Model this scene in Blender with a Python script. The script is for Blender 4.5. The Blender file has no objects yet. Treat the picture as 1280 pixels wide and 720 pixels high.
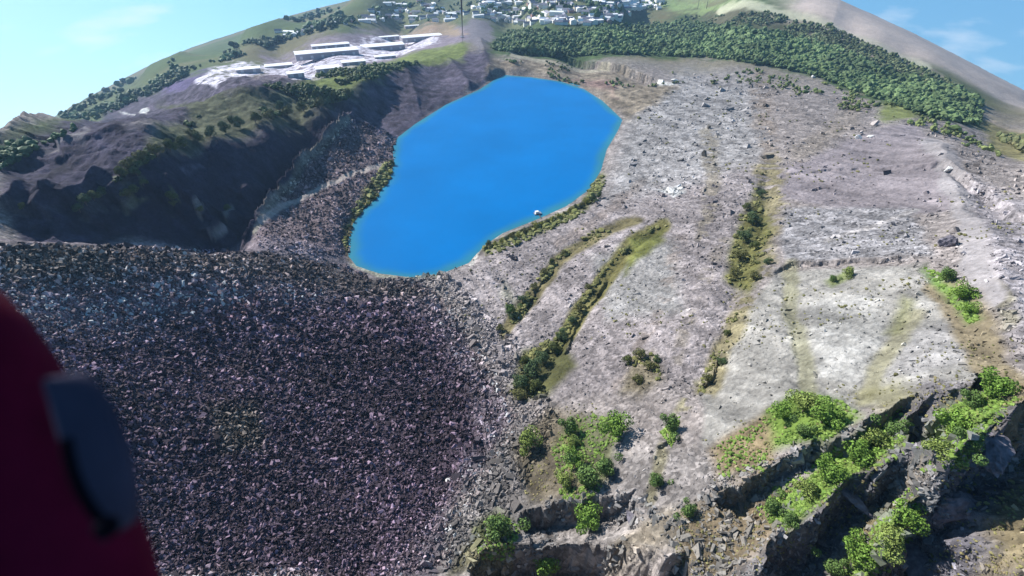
import bpy, bmesh, math, random
import numpy as np
from mathutils import Vector, Matrix
R = math.radians
# ---------------------------------------------------------------- camera, sky, sun, exposure
EYE = 260.0                       # eye height above the lake
F = 640.0; PITCH = R(36)          # focal length in photo pixels, downward tilt
sc = bpy.context.scene
cd = bpy.data.cameras.new('camera'); cam = bpy.data.objects.new('camera', cd)
sc.collection.objects.link(cam); sc.camera = cam
cam.location = (0, 0, EYE); cam.rotation_euler = (R(90) - PITCH, 0, 0)
cd.sensor_width = 36; cd.lens = 18.0; cd.clip_start = 0.05; cd.clip_end = 40000
cd.dof.use_dof = True; cd.dof.focus_distance = 400; cd.dof.aperture_fstop = 1.7
SUN = Vector((-0.70, 0.53, 0.60)).normalized()
sl = bpy.data.lights.new('sun', 'SUN'); sl.energy = 4.8; sl.angle = R(0.5); sl.color = (1.0, 0.965, 0.91)
so = bpy.data.objects.new('sun', sl); sc.collection.objects.link(so)
so.rotation_euler = SUN.to_track_quat('Z', 'Y').to_euler(); so.location = (0, 0, 900)
w = bpy.data.worlds.new('World'); sc.world = w; w.use_nodes = True
wt = w.node_tree; wn = wt.nodes; bg = wn['Background']; bg.inputs['Strength'].default_value = 0.074
sky = wn.new('ShaderNodeTexSky'); sky.sky_type = 'NISHITA'; sky.sun_disc = False
sky.sun_elevation = math.asin(SUN.z); sky.sun_rotation = math.atan2(SUN.x, SUN.y)
sky.altitude = 300; sky.air_density = 1.0; sky.dust_density = 0.4; sky.ozone_density = 2.0
tcw = wn.new('ShaderNodeTexCoord'); sp = wn.new('ShaderNodeSeparateXYZ'); wt.links.new(tcw.outputs['Generated'], sp.inputs[0])
# the ground drops away from this high spot, so open sky is seen below eye level too
mz = wn.new('ShaderNodeMath'); mz.operation = 'MULTIPLY_ADD'; mz.inputs[1].default_value = 0.72; mz.inputs[2].default_value = 0.28
wt.links.new(sp.outputs[2], mz.inputs[0])
mx = wn.new('ShaderNodeMath'); mx.operation = 'MAXIMUM'; mx.inputs[1].default_value = 0.02; wt.links.new(mz.outputs[0], mx.inputs[0])
cb = wn.new('ShaderNodeCombineXYZ'); wt.links.new(sp.outputs[0], cb.inputs[0]); wt.links.new(sp.outputs[1], cb.inputs[1]); wt.links.new(mx.outputs[0], cb.inputs[2])
nv = wn.new('ShaderNodeVectorMath'); nv.operation = 'NORMALIZE'; wt.links.new(cb.outputs[0], nv.inputs[0]); wt.links.new(nv.outputs[0], sky.inputs[0])
hs = wn.new('ShaderNodeHueSaturation'); hs.inputs['Saturation'].default_value = 1.38; hs.inputs['Hue'].default_value = .488; hs.inputs['Value'].default_value = 1.25; wt.links.new(sky.outputs[0], hs.inputs['Color'])
# a few thin wisps of cloud
mp = wn.new('ShaderNodeMapping'); mp.inputs['Scale'].default_value = (5, 5, 16); wt.links.new(tcw.outputs['Generated'], mp.inputs[0])
cn = wn.new('ShaderNodeTexNoise'); cn.inputs['Scale'].default_value = 1.7; cn.inputs['Detail'].default_value = 5; cn.inputs['Roughness'].default_value = 0.5
wt.links.new(mp.outputs[0], cn.inputs['Vector'])
cr = wn.new('ShaderNodeMapRange'); cr.inputs[1].default_value = 0.54; cr.inputs[2].default_value = 0.78; cr.inputs[3].default_value = 0; cr.inputs[4].default_value = 0.75
wt.links.new(cn.outputs['Fac'], cr.inputs[0])
cm = wn.new('ShaderNodeMix'); cm.data_type = 'RGBA'; wt.links.new(cr.outputs[0], cm.inputs[0]); wt.links.new(hs.outputs[0], cm.inputs[6]); cm.inputs[7].default_value = (9.0, 9.3, 9.6, 1)
wt.links.new(cm.outputs[2], bg.inputs['Color'])
sc.view_settings.view_transform = 'Standard'; sc.view_settings.look = 'None'
sc.view_settings.exposure = 0.75; sc.view_settings.gamma = 1.0; sc.view_settings.use_curve_mapping = False
sc.cycles.max_bounces = 4; sc.cycles.diffuse_bounces = 2; sc.cycles.volume_bounces = 0
sc.cycles.use_adaptive_sampling = True
COL = sc.collection

# ---------------------------------------------------------------- small maths helpers
def hash2(ix, iy, s):
    n = (ix.astype(np.int64) * 374761393 + iy.astype(np.int64) * 668265263 + s * 1274126177) & 0xffffffff
    n = ((n ^ (n >> 13)) * 1274126177) & 0xffffffff
    return ((n ^ (n >> 16)) & 0xffffff) / float(0xffffff)
def vnoise(x, y, s=0):
    ix = np.floor(x); iy = np.floor(y); fx = x - ix; fy = y - iy
    fx = fx * fx * (3 - 2 * fx); fy = fy * fy * (3 - 2 * fy)
    a = hash2(ix, iy, s); b = hash2(ix + 1, iy, s); c = hash2(ix, iy + 1, s); d = hash2(ix + 1, iy + 1, s)
    return (a * (1 - fx) + b * fx) * (1 - fy) + (c * (1 - fx) + d * fx) * fy * 1.0
def fbm(x, y, wl, octv=4, s=0, rough=0.5):
    t = 0; a = 1.0; n = 0; k = 1.0 / wl
    for o in range(octv):
        ca, sa = math.cos(o * 1.3 + s), math.sin(o * 1.3 + s)
        t = t + a * (vnoise((x * ca - y * sa) * k + 17 * o, (x * sa + y * ca) * k - 9 * o, s + o) * 2 - 1)
        n += a; a *= rough; k *= 2.03
    return t / n
def ridged(x, y, wl, octv=4, s=0):
    t = 0; a = 1.0; n = 0; k = 1.0 / wl
    for o in range(octv):
        t = t + a * (1 - 2 * np.abs(vnoise(x * k + 31 * o, y * k + 7 * o, s + o) * 2 - 1)); n += a; a *= 0.55; k *= 2.1
    return t / n
def sstep(a, b, x):
    t = np.clip((x - a) / (b - a), 0, 1); return t * t * (3 - 2 * t)
def ray(px, py):
    u = px - 640.0; v = 360.0 - py
    return np.array([u, F * math.cos(PITCH) + v * math.sin(PITCH), -F * math.sin(PITCH) + v * math.cos(PITCH)])
def at_z(px, py, z):
    d = ray(px, py); t = (z - EYE) / d[2]; return d[0] * t, d[1] * t
def at_d(px, py, D):
    d = ray(px, py); t = D / math.hypot(d[0], d[1]); return d[0] * t, d[1] * t, EYE + d[2] * t
def toav(x, y):
    return np.degrees(np.arctan2(x, y)), np.degrees(np.arctan2(EYE, np.hypot(x, y)))

# ---------------------------------------------------------------- survey points: where the land lies
LAKE = [(632,94),(665,97),(700,102),(730,112),(752,126),(777,150),(770,166),(757,188),(750,213),(735,237),(706,258),(672,273),(628,291),(603,307),(585,328),(550,342),(515,346),(475,341),(447,332),(437,320),(437,300),(442,280),(456,262),(475,242),(488,222),(494,205),(491,185),(498,172),(520,155),(558,131),(600,112),(620,99)]
lake_xy = np.array([at_z(px, py, 0) for px, py in LAKE])
CZ = [  # px, py, height
 (0,303,120),(100,308,105),(200,312,86),(300,318,60),(370,326,35),(425,336,11),
 (0,400,115),(100,400,96),(200,400,76),(300,400,56),(400,400,37),(480,400,23),(540,400,15),
 (0,500,112),(150,500,88),(300,500,60),(450,500,37),(560,500,26),(100,600,96),(300,600,66),(500,600,41),
 (0,700,112),(150,700,93),(300,700,73),(450,700,57),(560,700,50),
 (480,360,6),(540,365,6),(600,350,7),(620,320,6),
 (640,400,18),(700,400,29),(800,400,49),(900,400,70),(1000,400,90),(1100,400,107),(1280,400,132),
 (640,500,34),(700,500,44),(800,500,66),(900,500,86),(1000,500,104),(1150,500,124),(1280,500,142),
 (640,600,46),(700,600,57),(800,600,76),(900,600,94),(1000,600,108),(1150,600,130),(1280,600,150),
 (640,710,56),(750,710,68),(900,710,92),(1100,710,120),(1280,710,150),
 (700,300,12),(800,300,31),(900,300,50),(1000,300,69),(1100,300,87),(1280,300,116),
 (800,220,12),(900,200,27),(1000,200,43),(1100,210,60),(1280,230,92),(800,150,7),(900,120,16),(1000,120,26),(1100,165,50),(1200,185,72),(820,110,12),
 (470,180,5),(440,220,9),(420,262,9),(400,292,11),(430,150,27),(395,187,23),(360,229,21),(332,262,22),(318,296,26),
 (640,78,14),(700,84,12),(760,100,12)]
CD = [  # px, py, ground distance
 (640,50,1500),(720,60,1380),(800,60,1360),(900,60,1400),(1000,80,1300),(1100,115,1130),(1200,155,950),(1280,195,820),
 (500,22,2300),(640,12,2400),(800,8,2500),(900,12,2300),(1000,18,2000),(1100,62,1700),(1200,112,1400),(1280,160,1150),
 (1120,47,2150),(1200,86,1950),(1000,0,2500),(1060,20,2450),(1130,52,2200),(1280,135,1850),(900,0,2900),(960,-5,2700),(1060,40,1950),(1130,78,1650),(1240,110,1950),
 (50,293,475),(150,298,475),(250,303,480),(300,308,478),(0,283,480),
 (150,225,530),(200,197,540),(270,174,600),(330,157,650),(400,132,750),(300,150,710),(240,166,690),(370,136,790),(60,250,510),(0,240,530),(0,262,500),
 (460,100,930),(100,188,650),(0,208,620),(50,170,760),(30,196,640),(250,135,900),(330,100,1180),(350,62,1800),(200,115,1500),(100,155,1600),(300,90,1350),(420,72,1330),(450,40,1800),(520,62,1400),(575,60,1300),(560,35,1900),
 (300,270,515),(320,215,570),(250,270,505),(362,172,650),(225,150,780),
 (520,130,890),(480,152,830),(560,95,1080),(600,80,1170),(300,122,800),(350,112,860),(400,104,920),
 (60,170,2600),(180,100,3000),(300,60,3000),(400,30,3200)]
SIL = [(-260,345,3600),(-120,256,3600),(0,184,3700),(60,150,3800),(120,116,3900),(180,85,4000),(240,59,4100),(300,39,4200),(360,20,4300),(430,2,4300),(500,-16,4300),(640,-38,4300),(800,-38,4000),(920,-28,3400),(1000,-16,2900),(1050,0,2700),(1130,36,2500),(1200,71,2400),(1280,113,2200),(1400,185,2000),(1560,290,1900)]
cps = []
def addp(x, y, z):
    a, v = toav(x, y); cps.append((a, v * 1.15, z))
for px, py, z in CZ: x, y = at_z(px, py, z); addp(x, y, z)
for px, py, D in CD: addp(*at_d(px, py, D))
for px, py, D in SIL:
    x, y, z = at_d(px, py, D); addp(x, y, z)
    k = 1.22; addp(x * k, y * k, EYE + (z - EYE) * k - 0.035 * D)
    k = 1.6; addp(x * k, y * k, EYE + (z - EYE) * k - 0.16 * D)
for px, py, D in SIL[2:-1]:
    if px < 500: addp(*at_d(px, py + 5, D * .72)); addp(*at_d(px, py + 11, D * .5))
for i in range(0, len(LAKE)): addp(*lake_xy[i], 1.5)
for a_ in range(-75, 76, 15):                      # close under the eye and out to both sides
    t_ = a_ / 75.0; zc = (56 + 50 * max(0, -t_) + 90 * max(0, t_))
    cps.append((a_, 78 * 1.15, zc)); cps.append((a_, 86 * 1.15, zc * .8 + 20))
for a_, zz in ((-74, (116, 116, 112, 100, 40, -150, -420)), (74, (150, 150, 140, 125, 90, -20, -260))):
    for v_, z_ in zip((66, 50, 36, 24, 15, 8, 4), zz): cps.append((a_, v_ * 1.15, z_))
cps = np.array(cps)
SC = 12.0
def tps_fit(P, Z, lam=0.02):
    n = len(P); d = np.hypot(P[:, None, 0] - P[None, :, 0], P[:, None, 1] - P[None, :, 1]) / SC
    K = np.where(d > 1e-9, d * d * np.log(d + 1e-12), 0) + np.eye(n) * lam * 0.02
    A = np.zeros((n + 3, n + 3)); A[:n, :n] = K; A[:n, n] = 1; A[:n, n + 1:] = P / SC; A[n:, :n] = A[:n, n:].T
    return np.linalg.solve(A, np.concatenate([Z, np.zeros(3)]))
W = tps_fit(cps[:, :2], cps[:, 2])
def tps(a, v):
    q = np.stack([a.ravel(), v.ravel() * 1.15], 1); out = np.empty(len(q))
    for i in range(0, len(q), 20000):
        s = q[i:i + 20000]; d = np.hypot(s[:, None, 0] - cps[None, :, 0], s[:, None, 1] - cps[None, :, 1]) / SC
        out[i:i + 20000] = np.where(d > 1e-9, d * d * np.log(d + 1e-12), 0) @ W[:-3] + W[-3] + (s / SC) @ W[-2:]
    return out.reshape(a.shape)
# fine polar sheet: dense in front, coarse behind
V0, V1, NV = 76.0, 2.4, 1230
vv = np.linspace(V0, V1, NV)
front = np.linspace(-72, 72, 1500)
back = np.concatenate([front, np.linspace(72, 288, 60)[1:-1]])
ca = np.linspace(-72, 72, 361); cv = np.linspace(V0, V1, 369)
CA, CVv = np.meshgrid(ca, cv)
coarse = tps(CA, CVv)
def bil(G, a, v, A0, A1, B0, B1):
    nr, nc = G.shape; u = np.clip((a - A0) / (A1 - A0) * (nc - 1), 0, nc - 1.001); t = np.clip((v - B0) / (B1 - B0) * (nr - 1), 0, nr - 1.001)
    i = u.astype(int); j = t.astype(int); u = u - i; t = t - j
    return (G[j, i] * (1 - u) + G[j, i + 1] * u) * (1 - t) + (G[j + 1, i] * (1 - u) + G[j + 1, i + 1] * u) * t
def base_z(a, v):
    aw = np.where(a > 180, a - 360, a)
    z = bil(coarse, aw, v, -72, 72, V0, V1)
    over = np.abs(aw) > 72
    if over.any():
        zl = bil(coarse, np.full_like(a, -72.), v, -72, 72, V0, V1); zr = bil(coarse, np.full_like(a, 72.), v, -72, 72, V0, V1)
        a2 = np.where(a < 0, a + 360, a); t = sstep(72, 288, a2)
        z = np.where(over, zr * (1 - t) + zl * t, z)
    return z
def poly_sd(x, y, P):
    """signed distance to a closed polygon, positive inside"""
    d = np.full(x.shape, 1e18); ins = np.zeros(x.shape, bool); n = len(P)
    for i in range(n):
        ax, ay = P[i]; bx, by = P[(i + 1) % n]; ex, ey = bx - ax, by - ay
        t = np.clip(((x - ax) * ex + (y - ay) * ey) / (ex * ex + ey * ey + 1e-12), 0, 1)
        d = np.minimum(d, (x - ax - t * ex) ** 2 + (y - ay - t * ey) ** 2)
        c = ((ay > y) != (by > y)) & (x < ex * (y - ay) / (ey if abs(ey) > 1e-12 else 1e-12) + ax); ins ^= c
    d = np.sqrt(d); return np.where(ins, d, -d)
def line_sd(x, y, P):
    """distance to an open line, side (+ left of travel), fraction along"""
    best = np.full(x.shape, 1e18); side = np.zeros(x.shape); frac = np.zeros(x.shape); n = len(P) - 1
    for i in range(n):
        ax, ay = P[i]; bx, by = P[i + 1]; ex, ey = bx - ax, by - ay
        t = np.clip(((x - ax) * ex + (y - ay) * ey) / (ex * ex + ey * ey + 1e-12), 0, 1)
        dd = (x - ax - t * ex) ** 2 + (y - ay - t * ey) ** 2; m = dd < best
        best = np.where(m, dd, best); side = np.where(m, np.sign(ex * (y - ay) - ey * (x - ax)), side); frac = np.where(m, (i + t) / n, frac)
    return np.sqrt(best), side, frac
def smooth_line(P, it=2):
    P = [tuple(p) for p in P]
    for _ in range(it):
        Q = [P[0]]
        for a, b in zip(P, P[1:]):
            Q += [(a[0] * .75 + b[0] * .25, a[1] * .75 + b[1] * .25), (a[0] * .25 + b[0] * .75, a[1] * .25 + b[1] * .75)]
        P = Q + [P[-1]]
    return P

class Surf:                                            # look-up of a height sheet over (azimuth, angle)
    def __init__(s, G): s.G = G
    def z(s, x, y):
        a, v = toav(x, y); return bil(s.G, a, v, -72, 72, V0, V1)
    def hit(s, px, py):
        """world points where the sight lines of photo pixels meet the land"""
        px = np.atleast_1d(np.asarray(px, float)); py = np.atleast_1d(np.asarray(py, float))
        d = np.stack([px - 640, F * math.cos(PITCH) + (360 - py) * math.sin(PITCH), -F * math.sin(PITCH) + (360 - py) * math.cos(PITCH)], 1)
        d /= np.linalg.norm(d, axis=1)[:, None]; out = np.full((len(px), 3), np.nan)
        T = np.geomspace(60, 5200, 900)
        for i in range(0, len(px), 2000):
            q = d[i:i + 2000]; X = q[:, 0:1] * T; Y = q[:, 1:2] * T; Z = EYE + q[:, 2:3] * T
            D = Z - s.z(X, Y); neg = D < 0; k = np.argmax(neg, 1); ok = neg.any(1) & (k > 0)
            r = np.arange(len(q)); k1 = np.maximum(k, 1); d0 = D[r, k1 - 1]; d1 = D[r, k1]; f = np.clip(d0 / (d0 - d1 + 1e-12), 0, 1)
            t = T[k1 - 1] + f * (T[k1] - T[k1 - 1]); t = np.where(ok, t, np.nan)
            out[i:i + 2000] = np.stack([q[:, 0] * t, q[:, 1] * t, EYE + q[:, 2] * t], 1)
        return out
A2, V2 = np.meshgrid(back, vv)
DD = EYE / np.tan(np.radians(V2)); X2 = np.sin(np.radians(A2)) * DD; Y2 = np.cos(np.radians(A2)) * DD
Z2 = base_z(A2, V2)
NF = len(front)
surf = Surf(Z2[:, :NF])
def world_line(P):
    h = surf.hit([p[0] for p in P], [p[1] for p in P]); h = h[~np.isnan(h[:, 0])]; return h[:, :2]
def world_pts(P): return world_line(P)

# the land bends away: nothing stands above the skyline
sa, sv, sdist = [], [], []
for px, py, D in SIL:
    d_ = ray(px, py); sa.append(math.degrees(math.atan2(d_[0], d_[1]))); sv.append(-d_[2] / math.hypot(d_[0], d_[1])); sdist.append(D)
tsl = np.interp(A2, sa, sv); dsl = np.interp(A2, sa, sdist)
q_ = DD / dsl; w_ = sstep(.50, .82, q_); T_ = (EYE - Z2) / DD
Z2 = np.where(q_ <= 1, EYE - DD * (T_ * (1 - w_) + (tsl * (1 + .16 * (1 - q_))) * w_), EYE - DD * tsl)
lim = EYE - DD * tsl - 0.22 * np.maximum(DD - dsl, 0)
Z2 = np.minimum(Z2, lim)
# lake basin
sd = poly_sd(X2, Y2, lake_xy)
Z2 = np.where(sd > 0, -0.35 * sd - 0.2, np.where(-sd < 160, np.maximum(Z2, (0.8 + 0.02 * np.minimum(-sd, 60)) * (1 - sstep(60, 160, -sd)) + Z2 * sstep(60, 160, -sd)), Z2) * sstep(0, 14, -sd) + 0.15 * sstep(0, 3, -sd))
shore = np.clip(-sd / 30, 0, 1)

# ridges: line in photo pixels, height, half width on the left / right of travel
RIDGES = [
 ([(436,146),(420,165),(396,187),(372,215),(350,240),(335,262),(318,290)], 6, 9, 26),
 ([(560,72),(535,82),(508,90),(480,100),(455,112),(430,130)], 12, 40, 22),
 ([(508,90),(515,110),(522,128)], 9, 14, 26), ([(560,80),(574,95),(585,108)], 10, 14, 30),
 ([(440,150),(458,160),(472,168),(482,173)], 7, 8, 20),
 ([(600,55),(606,75),(612,92)], 16, 30, 40),
 ([(150,268),(165,250),(180,232)], 15, 9, 9), ([(96,276),(118,260),(134,242)], 17, 11, 11), ([(18,268),(40,252)], 12, 8, 8),
 ([(56,280),(76,260)], 13, 8, 8), ([(262,304),(282,284)], 12, 7, 7), ([(212,262),(220,244)], 14, 8, 8), ([(244,270),(258,258)], 11, 7, 7), ([(278,272),(292,260)], 12, 7, 7), ([(300,240),(320,222)], 10, 8, 8),
 ([(0,212),(40,190),(90,172),(130,160)], 10, 60, 50), ([(80,200),(130,180),(180,150)], 9, 50, 40),
 ([(190,170),(230,150),(280,132),(330,122)], 10, 50, 30), ([(200,140),(250,120),(300,112)], 12, 60, 50),
 ([(240,108),(290,96),(330,92)], 10, 60, 60),
 ([(960,215),(955,280),(925,350),(895,430),(872,480)], -5, 9, 9),
 ([(825,285),(780,320),(740,370),(715,410),(690,450),(665,490)], -4.5, 6, 9),
 ([(790,275),(730,300),(690,330),(660,380),(630,420)], -3, 6, 8),
 ([(975,330),(985,380),(1000,440),(1015,490)], -2.5, 5, 5), ([(1140,390),(1115,420),(1090,470),(1080,500)], -2.5, 5, 6),
 ([(1165,180),(1205,260),(1240,340),(1275,420)], 6, 14, 10), ([(1160,330),(1200,385),(1240,450)], -3, 7, 7),
]
for P, h, wl, wr in RIDGES:
    L = smooth_line(world_line(P)); 
    c = np.array(L); m = (np.abs(X2 - c[:, 0].mean()) < np.ptp(c[:, 0]) / 2 + 6 * max(wl, wr)) & (np.abs(Y2 - c[:, 1].mean()) < np.ptp(c[:, 1]) / 2 + 6 * max(wl, wr))
    xs, ys = X2[m], Y2[m]; jx = fbm(xs, ys, 30, 3, 5) * 3.0; d, s, fr = line_sd(xs + jx, ys - jx, L)
    wd = np.where(s > 0, wl, wr); k = np.exp(-np.abs(d / wd) ** 1.25) * sstep(0, .12, fr) ** .5
    Z2[m] += h * k * (sstep(2, 16, -sd[m]))

# benches: the ground drops on the RIGHT of travel by h (sharp edge), recovering over `fall` metres
STEPS = [
 ([(440,140),(436,147),(420,165),(396,187),(372,215),(350,240),(335,262),(316,292),(306,304)], 24, 55),
 ([(900,628),(925,604),(960,584),(1000,568),(1040,553),(1080,528),(1125,498)], 9, 22),
 ([(925,722),(970,690),(1005,655),(1045,612),(1085,580),(1125,560)], 24, 40),
 ([(1115,735),(1140,690),(1150,640),(1165,600),(1195,580),(1225,545),(1280,510),(1340,480)], 34, 70),
 ([(1118,548),(1128,520),(1150,500),(1168,505)], 20, 18), ([(1190,500),(1200,478),(1215,475)], 15, 14),
 ([(1050,705),(1070,668),(1085,650)], 7, 14),
 ([(585,712),(620,690),(680,680),(740,676),(790,680),(830,705)], 23, 36),
 ([(655,640),(700,632),(750,630),(790,612)], 12, 14), ([(768,745),(800,712),(850,690)], 10, 16),
 ([(1160,690),(1190,650),(1215,620),(1240,600)], 8, 16), ([(1200,720),(1230,670),(1275,625)], 9, 14), ([(1210,600),(1240,575),(1275,555)], 8, 12),
 ([(872,482),(885,462),(898,440)], 3, 7), ([(820,560),(850,545)], 2, 6),
 ([(965,335),(1010,325),(1080,323),(1150,322)], 3, 18), ([(965,222),(1050,212),(1140,205)], 1.8, 25),
 ([(610,302),(660,284),(710,266),(745,244)], 2.5, 8),
 ([(640,62),(720,74),(800,92),(830,104)], 14, 60),
 ([(1170,205),(1230,235),(1290,280)], 7, 20), ([(700,440),(712,420),(735,380),(760,345)], 2.5, 5), ([(640,400),(665,365),(690,335)], 2, 5),
]
for P, h, fall in STEPS:
    L = np.array(smooth_line(world_line(P)))
    c = L; m = (np.abs(X2 - c[:, 0].mean()) < np.ptp(c[:, 0]) / 2 + 5 * fall) & (np.abs(Y2 - c[:, 1].mean()) < np.ptp(c[:, 1]) / 2 + 5 * fall) & (Y2 > 0)
    xs, ys = X2[m], Y2[m]; j = fbm(xs, ys, 17, 5, 11, .6) * 6.5; k2 = fbm(xs, ys, 14, 5, 23, .6) * 6.5
    d, s, fr = line_sd(xs + j, ys + k2, L); q = -s * d            # >0 on the low side
    edge = sstep(-0.4, max(1.6, h * .22), q) * np.exp(-np.maximum(q - 3, 0) / fall); ends = sstep(0, .14, fr) * sstep(0, .14, 1 - fr)
    lip = 0.16 * h * np.exp(-np.maximum(-q, 0) / 3.0) * (q < 0) 
    Z2[m] += (-h * edge + lip) * ends * sstep(2, 14, -sd[m])

# rough natural relief
PITW = [(0,300),(0,240),(60,250),(150,225),(200,197),(270,174),(330,157),(400,132),(430,150),(396,187),(360,229),(332,262),(315,305),(150,298)]
FLANK = [(436,146),(500,172),(494,205),(475,242),(442,280),(437,320),(400,326),(330,320),(318,300),(340,255),(396,187)]
RW = [(905,722),(960,690),(1045,612),(1130,560),(1120,500),(1165,470),(1290,500),(1300,730)]
def av_poly(P):
    h = world_pts(P); a, v = toav(h[:, 0], h[:, 1]); return np.stack([a, v], 1)
AW = np.where(A2 > 180, A2 - 360, A2)
amp = (1.0 + .8 * sstep(900, 1600, DD) + .5 * sstep(1800, 3000, DD)) * (1 - .6 * sstep(.35, 1.0, DD / dsl))
Z2 += fbm(X2, Y2, 90, 5, 3) * 2.6 * amp * shore
rk = sstep(-.5, 1.5, poly_sd(AW, V2, av_poly(RW))); pk = sstep(-.5, 1.0, poly_sd(AW, V2, av_poly(PITW))); fk = sstep(-.3, 1.0, poly_sd(AW, V2, av_poly(FLANK)))
lk = sstep(430, 520, DD) * (1 - sstep(1100, 1500, DD)) * sstep(16, 22, -AW) * (1 - .6 * pk) * (1 - fk)
Z2 += lk * (ridged(X2 * .8 + Y2 * .5, Y2 * .7 - X2 * .2, 95, 5, 71) * 8.0 + ridged(X2, Y2, 28, 4, 72) * 2.5) * sstep(10, 60, -sd)
Z2 += rk * (ridged(X2 + Y2 * .6, Y2 * .6 - X2 * .2, 16, 5, 41) * 2.2 + ridged(X2, Y2, 6, 4, 9) * 1.1) * shore
Z2 += pk * (ridged(X2 * 1.0, Y2 * .35, 45, 4, 51) * 4.0) + fk * ridged(X2 * 1.2 + Y2 * .5, Y2 * .4, 15, 4, 61) * 2.8 * shore
near = 1 - sstep(500, 900, DD)
Z2 += (np.abs(fbm(X2, Y2, 5.5, 4, 77, 0.6)) * 1.3 + fbm(X2, Y2, 2.2, 2, 88) * 0.35) * near * shore * sstep(0, 1, V2 / 10)
Z2 += np.abs(fbm(X2, Y2, 24, 4, 78, 0.6)) * 3.0 * sstep(400, 800, DD) * (1 - sstep(1000, 1400, DD)) * shore
Z2 += fbm(X2 * 1.0 + Y2 * .35, (Y2 - X2 * .3) * .13, 13, 4, 140, .6) * 2.1 * near * shore * (X2 > -60)
surf = Surf(Z2[:, :NF])

# ---------------------------------------------------------------- what covers the land (colours of rock, turf, dust, with some light and shade painted in)
ROCK = (.325, .285, .268)
C = np.empty(Z2.shape + (3,)); C[:] = ROCK
ST = np.full(Z2.shape, .8)        # how stony (speckle strength)
n1 = fbm(X2, Y2, 120, 4, 101); n2 = fbm(X2, Y2, 35, 4, 102); n3 = fbm(X2, Y2, 9, 4, 103)
jA = n2 * .55 + fbm(X2, Y2, 12, 3, 104) * .25; jV = fbm(X2, Y2, 40, 4, 105) * .5 + fbm(X2, Y2, 11, 3, 106) * .25
def zone(P, col, soft=.6, var=0, stony=None, amt=1.0, jit=1.0, kind='poly', width=1.0, patch=None):
    H_ = world_pts(P)
    if len(H_) < 2: return
    a, v = toav(H_[:, 0], H_[:, 1]); Q = np.stack([a, v], 1); pad = 2 + soft + width * (kind == 'line')
    m = (AW > a.min() - pad) & (AW < a.max() + pad) & (V2 > v.min() - pad) & (V2 < v.max() + pad)
    aa = AW[m] + jA[m] * jit; v_ = V2[m] + jV[m] * jit
    if kind == 'poly': k = sstep(-soft, soft, poly_sd(aa, v_, Q))
    else:
        d, s, fr = line_sd(aa, v_, Q); k = 1 - sstep(width * .5, width * .5 + soft, d)
    k = k * amt
    if patch is not None: k = k * sstep(patch - .16, patch + .16, n3[m] + n2[m] * .5)
    c = np.array(col)[None, :] * (1 + var * n3[m][:, None] + var * .5 * n2[m][:, None])
    C[m] = C[m] * (1 - k[:, None]) + c * k[:, None]
    if stony is not None: ST[m] = ST[m] * (1 - k) + stony * k
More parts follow.
